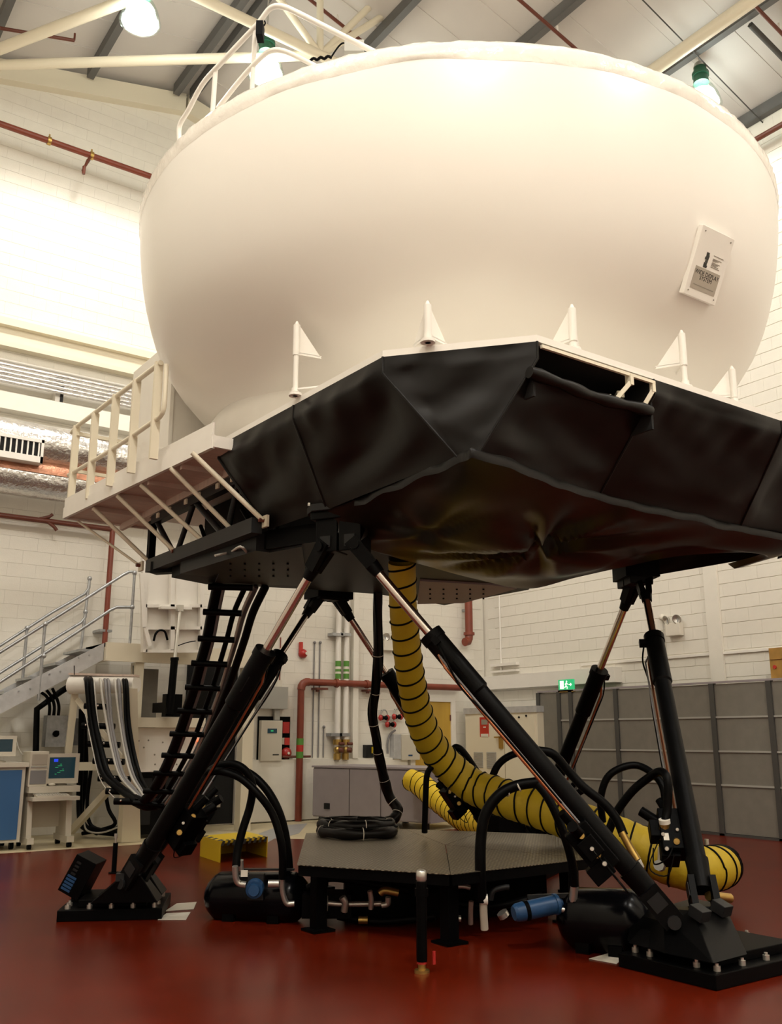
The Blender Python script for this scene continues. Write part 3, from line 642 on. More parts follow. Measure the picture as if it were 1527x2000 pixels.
T1, T2, T3, F1, F2, F3 = Tj['T1'], Tj['T2'], Tj['T3'], Fj['F1'], Fj['F2'], Fj['F3']
jack('front left jack with bright rod leaning down to the left ground plate', T1[0], F1[1], .29, 1)
jack('front jack crossing the yellow hose down to the right ground plate', T1[1], F2[0], .26, -1)
jack('thinner looking jack behind the front left jack, to the left ground plate', T2[1], F1[0], .25, 1, False)
jack('jack hidden behind the black cable drop and the yellow hose', T2[0], F3[1], .30, -1, False)
jack('rear right jack leaning down left behind the hose loops', T3[1], F3[0], .30, 1, False)
jack('rightmost steep jack standing over the right ground plate', T3[0], F2[1], .22, -1)

# ------------------------------------------------------------------ ground plates
def pad(lab, ctr, yaw, fp, key):
    t = thing('ground_plate', lab, 'ground plate', (ctr.x, ctr.y, 0)); a, b_ = Vector((math.cos(yaw), math.sin(yaw), 0)), Vector((-math.sin(yaw), math.cos(yaw), 0)); up3 = Vector((0, 0, 1))
    c = Vector((ctr.x, ctr.y, 0))
    G().obox(c+up3*.045, a*fp[0], b_*fp[1], up3*.045).build('base_plate', 'black_metal', t, bevel=.006)
    G().obox(c+up3*.12, a*fp[0]*.66, b_*fp[1]*.70, up3*.03).build('step_plate', 'black_metal', t, bevel=.005)
    pp = [c+a*k*fp[0]*1.6+b_*fp[1]*.84*q for k in (-.52, -.26, 0, .26, .52) for q in (-1, 1)]+[c+a*s_*fp[0]*.86+b_*k*fp[1]*1.6 for k in (-.3, .3) for s_ in (-1, 1)]
    for p in pp: G().cyl(p+up3*.09, p+up3*.12, .024, n=6).cyl(p+up3*.12, p+up3*.135, .012, n=8).build('anchor_bolt', 'silver_fit', t)
    return t, c, a, b_
def wedge(t, foot, base, dirv, name='wedge_block', wdt=.15):
    # pedestal: slanted block from the plate up to the joint
    foot, base = Vector(foot), Vector(base); s = Vector((-dirv.y, dirv.x, 0)); up3 = Vector((0, 0, 1))
    bt = [base-dirv*.28-s*wdt*1.3, base+dirv*.28-s*wdt*1.3, base+dirv*.28+s*wdt*1.3, base-dirv*.28+s*wdt*1.3]
    tp = [foot-dirv*.09-s*wdt*.8+up3*.07, foot+dirv*.10-s*wdt*.8+up3*.03, foot+dirv*.10+s*wdt*.8+up3*.03, foot-dirv*.09+s*wdt*.8+up3*.07]
    G().hexa(bt, tp).build(name, 'dark_metal', t, bevel=.008)
    for q in (-1, 1): G().obox(foot+up3*.05+dirv*.08+s*wdt*.5*q, s*.035, dirv*.035, up3*.03).build('bearing_cap', 'grey_metal', t)
m2 = (F2[0]+F2[1])/2; m1 = (F1[0]+F1[1])/2; m3 = (F3[0]+F3[1])/2
p2c = Vector((5.82, 4.31, 0))
t2, c2, a2, b2 = pad('right ground plate bolted to the red floor with sloped pedestal', p2c, 0, (.62, .385), 'F2')
pz = .15; bl, br_, lf = onZ(1393, 1882, pz), onZ(1460, 1864, pz), onZ(1298, 1862, pz); tl, tr_ = onZ(1352, 1779, .35), onZ(1416, 1767, .35)
bk = Vector((.05, .32, 0))
G().hexa([bl, br_, br_+Vector((.1, .45, 0)), lf+Vector((.05, .35, 0))], [tl, tr_, tr_+bk, tl+bk*.9+Vector((-.03, 0, -.02))]).build('pedestal', 'dark_metal', t2, bevel=.006)
G().hexa([lf, bl, bl+Vector((.1, .4, 0)), lf+Vector((.1, .4, 0))], [onZ(1296, 1800, .28), tl+Vector((-.01, 0, -.02)), tl+bk, onZ(1296, 1800, .28)+bk]).build('side_block', 'black_metal', t2, bevel=.006)
for x, y in ((1366, 1783), (1409, 1773)): q = onZ(x, y, .36); G().obox(q, (.05, 0, 0), (0, .05, .02), (0, -.014, .035)).build('bearing_cap', 'grey_metal', t2, bevel=.004)
G().cyl(F2[1]+Vector((.1, .05, .1)), F2[1]+Vector((.34, .05, .06)), .035, n=10).build('hose_fitting', 'brass', t2)
t1, c1, a1, b1_ = pad('left ground plate bolted to the red floor with tilted terminal box', Vector((3.15, 8.64, 0)), math.radians(-27.5), (.43, .42), 'F1')
for q in F1: wedge(t1, q, Vector((q.x+.02, q.y+.12, .15)), Vector((-.86, .5, 0)), wdt=.12)
t3, c3, a3, b3 = pad('rear ground plate half hidden behind the steel platform and yellow hoses', Vector((m3.x, m3.y, 0)), math.radians(30), (.62, .5), 'F3')
for q in F3: wedge(t3, q, Vector((q.x, q.y, .15)), Vector((.86, .5, 0)))
G().obox(m3+Vector((-.25, -.1, .3)), (.2, 0, 0), (0, .15, 0), (0, 0, .2)).build('valve_stack', 'black_metal', t3)
# tilted terminal box on the left plate
qa, qb, qc, qd = onD(112, 1738, 8.3), onD(150, 1668, 8.3), onD(188, 1688, 8.2), onD(150, 1760, 8.2)
nb = Vector(_fh)*.32
tb = G().hexa([qa, qd, qd+nb, qa+nb], [qb, qc, qc+nb, qb+nb]).build('terminal_box', 'black_metal', t1, bevel=.006)
dwn = (qa-qb).normalized(); acr = (qd-qa).normalized(); fcn = dwn.cross(acr).normalized()
if fcn.dot(Vector(CC)-qa) < 0: fcn = -fcn
g = G()
for k in range(4): g.obox(qb.lerp(qa, .16+.10*k)+acr*.07+fcn*.004, acr*.025, dwn*.009, fcn*.004)
g.build('louvre', 'grey_metal', tb)
g = G()
for k in range(5): g.obox(qb.lerp(qa, .55+.085*k)+acr*.075+fcn*.004, acr*.05, dwn*.010, fcn*.003)
g.build('blue_terminal', 'blue_paint', tb)
G().bar(onD(150, 1745, 8.4), Vector((c1.x-.2, c1.y+.1, .1)), .1, .08).build('box_stand', 'black_metal', t1)

# ================================================================== CENTRE TABLE AND HYDRAULICS
TBZ = .52
tv = [onZ(x, y, TBZ) for x, y in ((579, 1689), (880, 1708), (1152, 1677), (1150, 1632), (800, 1619), (597, 1627))]
cxy = sum(tv, Vector())/6
tab = thing('service_platform', 'low chequer plate platform in the middle of the six jacks', 'platform', (cxy.x, cxy.y, 0))
mid1, mid2 = onZ(790, 1619, TBZ), onZ(880, 1708, TBZ); cen = onZ(870, 1650, TBZ)
m01 = tv[0].lerp(tv[1], .5); m34 = tv[4].lerp(tv[3], .42)
for poly in ([tv[0], tv[1], cen, mid1, tv[5]], [tv[1], tv[2], cen], [tv[2], tv[3], m34, cen], [cen, m34, mid1]):
    cpt = sum(poly, Vector())/len(poly); sh = [p+(cpt-p).normalized()*.006 for p in poly]
    if (sh[1]-sh[0]).cross(sh[2]-sh[1]).z < 0: sh = sh[::-1]
    G().prism([(p.x, p.y) for p in sh], TBZ-.005, TBZ).build('tread_plate', 'chequer', tab)
ins = [cxy+(p-cxy)*.97 for p in tv]
for i in range(6):
    a, b_ = ins[i], ins[(i+1) % 6]; G().bar((a.x, a.y, TBZ-.045), (b_.x, b_.y, TBZ-.045), .05, .08).build('frame_rail', 'black_metal', tab)
for f_ in (.86,):
    for p in tv:
        q = cxy+(p-cxy)*f_; G().box(q.x-.05, q.x+.05, q.y-.05, q.y+.05, 0, TBZ-.02).box(q.x-.1, q.x+.1, q.y-.1, q.y+.1, 0, .02).build('leg', 'black_metal', tab)
ml = onZ(600, 1700, TBZ)
# manifold under the platform with pipework
man = thing('valve_manifold', 'black hydraulic manifold with silver fittings under the chequer plate platform', 'manifold', (cxy.x, cxy.y, 0))
mc = cxy.copy()
G().obox((mc.x, mc.y, .2), (.75, -.45, 0), (.28, .45, 0), (0, 0, .2)).build('block', 'black_metal', man)
def fitting(name, pix, r, m_, parent, n=8): return hose(G(), pix, r, n).build(name, m_, parent)
for pix, r, mt in (([(640, 1764, 7.6), (672, 1766, 7.6), (745, 1765, 7.6)], .022, 'silver_fit'), ([(668, 1752, 7.55), (674, 1764, 7.55), (672, 1780, 7.55)], .03, 'silver_fit'), ([(742, 1745, 7.5), (752, 1739, 7.5), (778, 1744, 7.5)], .03, 'brass'),
                   ([(722, 1740, 7.5), (725, 1758, 7.5), (724, 1775, 7.5)], .022, 'silver_fit'), ([(758, 1752, 7.5), (757, 1765, 7.5), (745, 1768, 7.5)], .024, 'silver_fit'), ([(880, 1731, 7.4), (905, 1731, 7.4), (918, 1734, 7.4)], .02, 'silver_fit'), ([(872, 1793, 7.3), (900, 1794, 7.3)], .026, 'silver_fit'),
                   ([(920, 1760, 7.3), (919, 1780, 7.3), (919, 1805, 7.3)], .02, 'silver_fit'), ([(958, 1757, 7.2), (963, 1740, 7.2), (985, 1733, 7.2), (994, 1733, 7.2)], .022, 'grey_metal'), ([(944, 1758, 7.1), (944, 1780, 7.1), (946, 1815, 7.1)], .03, 'beige_plastic'), ([(938, 1757, 7.1), (952, 1757, 7.1)], .04, 'white_paint'),
                   ([(640, 1764, 7.55), (630, 1764, 7.55)], .06, 'box_grey'), ([(700, 1797, 7.6), (718, 1797, 7.6)], .03, 'brass'), ([(980, 1782, 7.2), (985, 1790, 7.2)], .045, 'silver_fit'), ([(1320, 1790, 7.0), (1345, 1786, 7.0)], .02, 'silver_fit')):
    fitting('fitting', pix, r, mt, man)
for pix in ([(600, 1735, 7.8), (640, 1716, 7.8), (690, 1720, 7.8), (800, 1740, 7.6)], [(660, 1790, 7.7), (740, 1800, 7.6), (850, 1790, 7.5)], [(860, 1760, 7.5), (960, 1770, 7.4), (1060, 1750, 7.4)]):
    fitting('pipe', pix, .03, 'black_rubber', man)
for x0, y0, x1_, y1_ in ((600, 1760, 680, 1770), (840, 1740, 900, 1780)): G().obox(onD((x0+x1_)/2, (y0+y1_)/2, 7.75), Vector(_rt)*.2, Vector(_fh)*.15, Vector((0, 0, .09))).build('valve_body', 'black_metal', man)
# free standing adjustable post in front, and two slim posts by the plates
pb = onZ(824, 1900, 0)
t = thing('support_post', 'black support post with silver clamp standing in front of the chequer plate platform', 'post', pb)
ptop = onD(817, 1716, dep(pb)+.0)
G().cyl((pb.x, pb.y, .07), (pb.x, pb.y, ptop.z-.04), .036, n=12).cyl((pb.x, pb.y, ptop.z-.13), (pb.x, pb.y, ptop.z-.08), .046, n=12).build('tube', 'black_metal', t)
G().cyl((pb.x, pb.y, 0), (pb.x, pb.y, .02), .05, n=14).cyl((pb.x, pb.y, .02), (pb.x, pb.y, .09), .026, n=8).build('foot', 'brass', t)
G().cyl((pb.x, pb.y, .055), (pb.x, pb.y, .07), .034, n=6).cyl((pb.x+.07, pb.y-.04, .05), (pb.x+.07, pb.y-.04, .13), .012, n=6).build('foot_nut', 'red_plastic', t)
g = G().lathe((pb.x, pb.y, ptop.z), [(.025, -.04), (.036, -.028), (.036, .025), (.024, .036), (.001, .04)], 8); g.build('clamp_head', 'silver_fit', t)
for lab, x, yb, yt in (('slim black post with bolt head behind the left ground plate', 222, 1706, 1630), ('slim black post with bolt head by the end of the yellow hose', 1389, 1768, 1642)):
    q = onZ(x, yb, 0); t = thing('slim_post', lab, 'post', q); tp = onD(x, yt, dep(q)).z
    G().cyl((q.x, q.y, 0), (q.x, q.y, tp-.10), .028, n=10).build('shaft', 'black_metal', t); G().cyl((q.x, q.y, 0), (q.x, q.y, .015), .06, n=10).build('foot', 'black_metal', t)
    G().cyl((q.x, q.y, tp-.10), (q.x, q.y, tp-.05), .013, n=8).cyl((q.x, q.y, tp-.05), (q.x, q.y, tp), .022, n=6).build('bolt_head', 'silver_fit', t)
# accumulators
def tank(lab, a, b_, r):
    a, b_ = Vector(a), Vector(b_); d = (b_-a).normalized(); m_ = (a+b_)/2; L = (b_-a).length/2
    t = thing('accumulator_tank', lab, 'tank', (m_.x, m_.y, 0))
    pr = [(.001, -L-r*.7), (r*.3, -L-r*.68), (r*.65, -L-r*.48), (r*.9, -L-r*.2), (r, -L), (r, L), (r*.9, L+r*.2), (r*.65, L+r*.48), (r*.3, L+r*.68), (.001, L+r*.7)]
    G().lathe(m_, pr, 28, axis=d).build('vessel', 'black_gloss', t)
    for s_ in (-.5, .5):
        c = m_+d*L*s_*1.2; s = Vector((-d.y, d.x, 0)); c.z = 0
        G().obox(c+Vector((0, 0, (m_.z-r*.6)/2)), d*.05, s*r*.8, Vector((0, 0, (m_.z-r*.6)/2))).build('saddle', 'black_metal', t)
    return t
mat('black_gloss', (.002, .002, .003), .22, spec=.16)
lt = tank('black accumulator tank with blue cap lying behind the left ground plate', onD(432, 1750, 8.05), onD(575, 1752, 7.9), .20)
q = onD(497, 1735, 7.7)
G().obox(q+Vector(_fh)*.1, Vector(_rt)*.065, Vector(_fh)*.05, Vector((0, 0, .1))).build('motor_body', 'grey_metal', lt)
G().cyl(q+Vector(_fh)*.05, q-Vector(_fh)*.02+Vector((0, 0, -.01)), .075, .07, 20).cyl(q-Vector(_fh)*.02+Vector((0, 0, -.01)), q-Vector(_fh)*.05+Vector((0, 0, -.01)), .05, .045, 16).build('motor_cap', 'blue_paint', lt)
for pix, r in (([(459, 1692, 7.7), (460, 1712, 7.7), (466, 1725, 7.7), (480, 1728, 7.7)], .026), ([(524, 1726, 7.7), (545, 1726, 7.7)], .03), ([(551, 1715, 7.7), (552, 1742, 7.7), (560, 1764, 7.7), (575, 1765, 7.7)], .024), ([(470, 1680, 7.8), (471, 1700, 7.8)], .024)):
    fitting('fitting', pix, r, 'silver_fit', lt)
G().bar(onD(455, 1698, 7.85), onD(575, 1698, 7.85), .05, .015).build('rail', 'grey_metal', lt)
q = onD(477, 1706, 7.65); G().obox(q, Vector(_rt)*.028, Vector(_fh)*.003, Vector((0, 0, .026))).build('info_label', 'paper', lt)
rt_ = tank('black accumulator tank lying beside the right ground plate', onD(1130, 1795, 6.9), onD(1235, 1800, 6.7), .22)
fl_ = thing('blue_filter', 'blue hydraulic filter cylinder lying under the right side of the platform', 'filter', onD(1045, 1778, 6.8))
a, b_ = onD(1003, 1784, 6.75), onD(1090, 1765, 6.85); d = (b_-a).normalized()
G().cyl(a+d*.02, a+d*.08, .062, .068, 20).cyl(a, a+d*.02, .05, .062, 20).build('end_cap', 'blue_paint', fl_)
G().cyl(a+d*.10, b_, .066, .066, 20).cyl(b_-d*.03, b_-d*.01, .074, n=20).cyl(b_, b_+d*.03, .04, .03, 12).build('barrel', 'blue_paint', fl_)
G().cyl(a+d*.08, a+d*.11, .072, n=20).build('clamp_band', 'black_metal', fl_)
for pix, r in (([(1120, 1728, 6.8), (1118, 1760, 6.8), (1112, 1778, 6.8), (1095, 1776, 6.8)], .02), ([(1122, 1726, 6.8), (1119, 1758, 6.8)], .03)): fitting('fitting', pix, r, 'silver_fit', fl_)
G().bar(onD(1030, 1752, 6.9), onD(1190, 1745, 6.9), .04, .03).build('rail', 'grey_metal', fl_)

# ------------------------------------------------------------------ black hydraulic hoses
D1, D2, D3 = dep(m1), dep(m2), dep(m3)
hs = [
 ('black hose arching over from the front left jack to the accumulator tank', [(405, 1510, 7.95), (425, 1497, 7.9), (455, 1492, 7.9), (480, 1506, 7.9), (493, 1535, 7.9), (488, 1575, 7.9), (474, 1620, 7.85), (464, 1660, 7.8), (461, 1692, 7.75)], .034),
 ('brown tinted hose arching from the front left jack to the chequer plate platform', [(410, 1508, 7.85), (435, 1507, 7.8), (470, 1520, 7.8), (505, 1552, 7.75), (532, 1590, 7.75), (548, 1640, 7.7), (552, 1680, 7.7), (551, 1716, 7.7)], .032),
 ('black hose behind the brown tinted one at the left tank', [(430, 1498, 8.1), (480, 1507, 8.1), (515, 1535, 8.05), (540, 1575, 8.0), (555, 1620, 8.0), (562, 1665, 8.0), (565, 1700, 8.0)], .036),
 ('thick black hose with white ties arching over the right side of the platform', [(940, 1760, 7.1), (938, 1700, 7.1), (939, 1640, 7.15), (948, 1590, 7.2), (975, 1552, 7.25), (1010, 1534, 7.3), (1058, 1527, 7.3)], .042),
 ('black hose dropping from the front jack to the blue filter', [(1050, 1532, 6.95), (1068, 1555, 6.9), (1086, 1590, 6.85), (1105, 1640, 6.8), (1118, 1690, 6.8), (1122, 1730, 6.8)], .032),
 ('black hose crossing in front of the yellow hose beside the front jack', [(1050, 1466, 7.4), (1080, 1473, 7.4), (1110, 1506, 7.4), (1140, 1538, 7.35), (1180, 1570, 7.3), (1205, 1602, 7.25), (1218, 1632, 7.2)], .036),
 ('tall black hose loop beside the rightmost jack', [(1177, 1605, 7.6), (1173, 1560, 7.6), (1185, 1520, 7.6), (1212, 1500, 7.6), (1245, 1495, 7.6), (1276, 1512, 7.5), (1295, 1540, 7.4), (1300, 1590, 7.3)], .030),
 ('black hose with brass fitting running up to the rightmost jack', [(1188, 1625, 7.5), (1205, 1585, 7.5), (1235, 1545, 7.45), (1268, 1518, 7.4), (1290, 1507, 7.3), (1304, 1525, 7.2), (1303, 1580, 7.15), (1298, 1610, 7.1)], .034),
 ('small black hose loop above the bend of the yellow hose', [(955, 1535, 9.6), (932, 1508, 9.6), (912, 1478, 9.6), (898, 1462, 9.6), (888, 1460, 9.6), (890, 1472, 9.6), (912, 1492, 9.6), (935, 1512, 9.6)], .034),
 ('black hose rising behind the front jack in front of the cream cabinet', [(960, 1520, 9.4), (972, 1495, 9.4), (992, 1478, 9.4), (1022, 1468, 9.4), (1050, 1470, 9.3)], .036),
 ('upright black hose standing between the two yellow hoses', [(862, 1492, 9.3), (846, 1496, 9.3), (834, 1513, 9.3), (831, 1560, 9.3), (829, 1626, 9.3)], .030)]
for i, (lab, pix, r) in enumerate(hs):
    t = thing('hydraulic_hose', lab, 'hose', onD(*pix[-1]))
    hose(G(), pix, r, 10).build('hose_line', 'brown_rub' if i == 1 and 'brown_rub' in MATS else 'black_rubber', t)
    if i == 3:
        for k in ((988, 1545, 7.28), (1012, 1535, 7.3)): G().lathe(onD(*k), [(.044, -.006), (.046, 0), (.044, .006)], 14, axis=Vector(onD(k[0]+10, k[1]-5, 7.3))-onD(*k)).build('cable_tie', 'paper', t)
    if i == 7:
        hose(G(), [(1298, 1608, 7.1), (1297, 1640, 7.1)], .040).build('ferrule', 'brass', t); hose(G(), [(1297, 1600, 7.1), (1298, 1608, 7.1)], .044).build('white_ring', 'paper', t)
        hose(G(), [(1296, 1655, 7.1), (1295, 1680, 7.1)], .042).build('white_sleeve', 'paper', t); hose(G(), [(1297, 1640, 7.1), (1296, 1655, 7.1), ], .036).build('coupling', 'black_metal', t)
        hose(G(), [(1290, 1692, 7.08), (1286, 1690, 7.0)], .04).build('end_cap', 'box_grey', t)
    if i == 5: hose(G(), [(1214, 1625, 7.2), (1230, 1655, 7.15), (1245, 1680, 7.1)], .030).build('ferrule', 'brass', t); hose(G(), [(1245, 1680, 7.1), (1252, 1695, 7.1)], .026).build('white_sleeve', 'paper', t)

# ------------------------------------------------------------------ yellow ventilation hoses
def duct(lab, pix, rad, pitch, tr, m_):
    pts = smoothpath([onD(*p) for p in pix], 10); n = len(pts); rr = [float(np.interp(i/(n-1), np.linspace(0, 1, len(rad)), rad)) for i in range(n)]
    t = thing('ventilation_hose', lab, 'hose', (pts[-1].x, pts[-1].y, 0))
    r2 = [r*(1+.015*math.sin(i*2.1)) for i, r in enumerate(rr)]
    G().tube(pts, r2, 28, caps=False).build('fabric_sleeve', m_, t)
    # wire helix wound around the sleeve
    _, s, u = frame(pts[1]-pts[0]); acc = 0; hp = []
    for i in range(n-1):
        d = (pts[i+1]-pts[i]); L = d.length; d.normalize(); s = (s-d*s.dot(d)).normalized(); u = s.cross(d)
        for k in range(8):
            f_ = k/8; a = -2*math.pi*(acc+L*f_)/pitch; r = (rr[i]*(1-f_)+rr[i+1]*f_)*1.012
            hp.append(pts[i].lerp(pts[i+1], f_)+(s*math.cos(a)+u*math.sin(a))*r)
        acc += L
    G().tube(hp, tr, 5).build('spiral_band', 'black_rubber', t)
    return t, pts, rr
st = onZ(785, 1098, zs(2.84)); d0 = dep(st)
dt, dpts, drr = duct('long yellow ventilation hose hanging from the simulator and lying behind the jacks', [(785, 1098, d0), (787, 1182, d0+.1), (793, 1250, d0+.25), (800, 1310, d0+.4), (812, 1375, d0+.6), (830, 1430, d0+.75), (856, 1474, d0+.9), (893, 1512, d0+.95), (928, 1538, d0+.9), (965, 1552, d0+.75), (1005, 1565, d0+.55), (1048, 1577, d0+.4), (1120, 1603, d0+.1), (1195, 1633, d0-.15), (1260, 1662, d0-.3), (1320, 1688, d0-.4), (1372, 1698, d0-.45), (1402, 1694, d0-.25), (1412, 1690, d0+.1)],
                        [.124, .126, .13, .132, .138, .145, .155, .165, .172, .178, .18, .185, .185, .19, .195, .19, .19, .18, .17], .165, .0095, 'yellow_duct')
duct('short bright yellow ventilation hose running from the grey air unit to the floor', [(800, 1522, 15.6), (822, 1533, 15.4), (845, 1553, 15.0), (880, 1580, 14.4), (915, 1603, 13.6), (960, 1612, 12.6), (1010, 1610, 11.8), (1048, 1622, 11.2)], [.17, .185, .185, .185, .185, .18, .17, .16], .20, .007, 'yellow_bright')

# ------------------------------------------------------------------ hanging cable bundle and its coil on the platform
cb = thing('cable_bundle', 'black taped cable bundle hanging from the simulator to the chequer plate platform', 'cable', onZ(760, 1610, TBZ))
dd = dep(onZ(738, 1150, zs(2.9)))
bp_ = [(738, 1140, dd), (738, 1250, dd+.1), (735, 1330, dd+.2), (728, 1395, dd+.3), (735, 1450, dd+.4), (746, 1505, dd+.5), (760, 1555, dd+.55), (776, 1580, dd+.5), (768, 1600, dd+.4), (742, 1608, dd+.3)]
pts = smoothpath([onD(*p) for p in bp_], 6)
G().tube(pts, [.046+.012*noise.noise(Vector((i*.35, 0, 0)))+(.014 if i > 25 else 0) for i in range(len(pts))], 12).build('bundle_core', 'black_vinyl', cb)
for k in range(4):
    G().tube([p+Vector((math.cos(k*1.6+i*.13), math.sin(k*1.6+i*.13), 0))*(.048+.01*math.sin(i*.5+k)) for i, p in enumerate(pts)], .013, 5).build('loose_wire', 'black_rubber', cb)
for i in range(8, len(pts)-8, 6): G().lathe(pts[i], [(.062, -.004), (.064, 0), (.062, .004)], 14, axis=pts[i+1]-pts[i]).build('cable_tie', 'paper', cb)
cc = onZ(693, 1632, TBZ); R0 = .40
cl = thing('cable_coil', 'coil of black cable lying on the chequer plate platform', 'cable', (cc.x, cc.y, TBZ))
lp = []
for i in range(0, 97):
    a = -.3+i*2*math.pi*2.2/96; r = R0+.05*math.sin(a*1.7)-(.09 if i > 50 else 0); lp.append((cc.x+math.cos(a)*r, cc.y+math.sin(a)*r, TBZ+.055+(.055 if i > 44 else 0)*min(1, max(0, (i-44)/8))))
G().tube(lp, [.052+.008*math.sin(i*.9) for i in range(97)], 10).build('coil_core', 'black_vinyl', cl)
G().tube([(x+.02*math.sin(i), y+.03*math.cos(i*.7), z+.045) for i, (x, y, z) in enumerate(lp)], .014, 5).build('loose_wire', 'black_rubber', cl)
for i in range(5, 92, 9): G().lathe(lp[i], [(.062, -.004), (.064, 0), (.062, .004)], 12, axis=Vector(lp[i+1])-Vector(lp[i])).build('cable_tie', 'paper', cl)

# ------------------------------------------------------------------ hanging cable ladder (simulator -> floor bend -> drum stand)
ch = thing('cable_ladder', 'hanging black cable ladder with rungs looping from the simulator to the drum stand', 'cable ladder', onZ(285, 1640, 0))
dS = dep(S(3.9, 7.6, 2.9))
LP = [(425, 1146), (415, 1195), (405, 1247), (392, 1295), (380, 1342), (365, 1388), (350, 1433), (334, 1475), (318, 1510), (298, 1545), (278, 1568)]
RP = [(488, 1146), (466, 1196), (452, 1248), (438, 1296), (424, 1343), (408, 1389), (392, 1433), (374, 1475), (355, 1510), (335, 1545), (315, 1572)]
dpt = [dS+(12.2-dS)*(i/10)**1.15 for i in range(11)]
def tub(name, pix, r, m_, n=8): return G().tube(smoothpath([onD(*p) for p in pix], 5), r, n).build(name, m_, ch)
tub('cable', [(x, y, d) for (x, y), d in zip(LP, dpt)], .062, 'black_rubber', 10)
tub('cable', [(x+12, y, d-.03) for (x, y), d in zip(LP, dpt)], .02, 'cable_grey')
tub('cable', [(x-9, y, d) for (x, y), d in zip(RP, dpt)], .03, 'black_rubber')
tub('cable', [(x+6, y, d-.05) for (x, y), d in zip(RP, dpt)], .014, 'cable_white')
tub('cable', [(x+30-i*2, y, d) for i, ((x, y), d) in enumerate(zip(RP, dpt))], .045, 'black_rubber')
tub('cable', [(x+12-i, y, d+.1) for i, ((x, y), d) in enumerate(zip(RP, dpt))], .030, 'cable_grey')
for i in range(11):
    a, b_ = LP[i], RP[i]
    G().cyl(onD(a[0]-18, a[1], dpt[i]-.08), onD(b_[0]+6, b_[1]+2, dpt[i]-.08), .034, n=10).build('rung', 'black_rubber', ch)
DR = [(165, 217, 1380), (160, 224, 1418), (172, 234, 1454), (182, 243, 1487), (192, 255, 1521), (207, 270, 1546), (223, 330, 1566)]
drd = [13.7, 13.6, 13.5, 13.3, 13.1, 12.8, 12.4]
for (a, b_, y), d in zip(DR, drd):
    r = G().cyl(onD(a, y-1, d), onD(b_, y+1, d), .045, n=10).build('rung', 'black_rubber', ch)
    g = G()
    for f_ in (.12, .5, .88): q = onD(a+(b_-a)*f_, y-2, d-.05); g.sphere(q, .016, 8, 6)
    g.build('rung_screw', 'chrome', r)
for k, (x0, x1_, x2, xe, r, m_) in enumerate(((170, 178, 195, 262, .040, 'black_rubber'), (178, 186, 206, 270, .04, 'black_rubber'), (183, 190, 205, 268, .016, 'cable_white'), (197, 208, 226, 276, .02, 'cable_white'), (206, 214, 228, 278, .022, 'cable_grey'), (212, 218, 234, 282, .022, 'cable_grey'), (225, 234, 248, 284, .018, 'cable_white'), (232, 238, 254, 286, .024, 'cable_grey'), (242, 246, 258, 290, .026, 'black_rubber'), (247, 252, 266, 296, .026, 'black_rubber'))):
    tub('cable', [(x0-2, 1326, 14.1), (x0, 1332, 13.82), (x0+2, 1355, 13.7), (x1_, 1410, 13.55), ((x1_+x2)/2+3, 1470, 13.3), (x2+8, 1515, 13.0), ((x2+xe)/2+8, 1545, 12.7), (xe+4, 1566+k % 3*3, 12.3)], r, m_)
tub('cable', [(262, 1562, 12.5), (285, 1572, 12.3), (310, 1570, 12.2)], .075, 'black_rubber', 10)
tub('guide_wire', [(165, 1385, 13.5), (178, 1450, 13.3), (195, 1520, 13), (225, 1560, 12.6), (243, 1568, 12.4)], .008, 'cable_white', 5)

# drum stand
ds = thing('drum_stand', 'cream steel stand with a white drum carrying the draped cables', 'stand', onZ(245, 1642, 0))
q0, q1 = onD(140, 1338, 14.25), onD(267, 1336, 14.0)
G().cyl(q0, q1, .135, n=24).cyl(q0, q0+(q0-q1).normalized()*.01, .14, n=24).build('drum', 'white_paint', ds)
G().bar(onD(140, 1317, 14.3), onD(267, 1320, 14.0), .16, .03).build('top_bar', 'pink_under', ds)
for x in (145, 260): G().cyl(onD(x, 1318, 14.1), onD(x, 1300, 14.1), .008, n=5).build('rod', 'grey_metal', ds)
G().bar(onD(147, 1345, 14.3), onD(132, 1480, 14.3), .10, .10).build('post', 'cream_steel', ds)
bz = onZ(248, 1644, 0); G().hexa([bz+Vector(v) for v in ((-.12, -.1, 0), (.17, -.1, 0), (.17, .1, 0), (-.12, .1, 0))], [onD(258, 1345, dep(bz))+Vector(v) for v in ((-.06, -.06, 0), (.06, -.06, 0), (.06, .06, 0), (-.06, .06, 0))]).build('post', 'cream_steel', ds)
G().bar(onD(130, 1497, 14.4), onD(250, 1496, 14.2), .1, .12).build('cross_beam', 'cream_steel', ds)
G().bar(onD(138, 1625, 14.2), onD(215, 1540, 14.0), .09, .09).build('brace', 'cream_steel', ds); G().bar(onD(150, 1365, 14.3), onD(245, 1490, 14.1), .07, .07).build('brace', 'cream_steel', ds)
# floor cables below the drum
fc = thing('floor_cables', 'tangle of black cables hanging and lying behind the drum stand', 'cable', onZ(190, 1632, 0))
for k, pix in enumerate(([(160, 1385, 14.8), (158, 1480, 14.8), (155, 1560, 14.7), (160, 1610, 14.5), (185, 1622, 14.3), (230, 1628, 14.2)], [(178, 1500, 14.7), (170, 1570, 14.6), (178, 1612, 14.5), (210, 1622, 14.4), (235, 1615, 14.4)], [(205, 1540, 14.6), (212, 1580, 14.5), (225, 1608, 14.4), (200, 1620, 14.4), (160, 1628, 14.4)], [(164, 1400, 14.9), (168, 1500, 14.9), (160, 1600, 14.7), (190, 1627, 14.4)])):
    hose(G(), pix, (.05, .03, .03, .04)[k], 8).build('cable', 'black_rubber', fc)
hose(G(), [(163, 1600, 14.4), (170, 1622, 14.3), (200, 1626, 14.2), (240, 1612, 14.2)], .014, 6).build('cable', 'cable_white', fc)

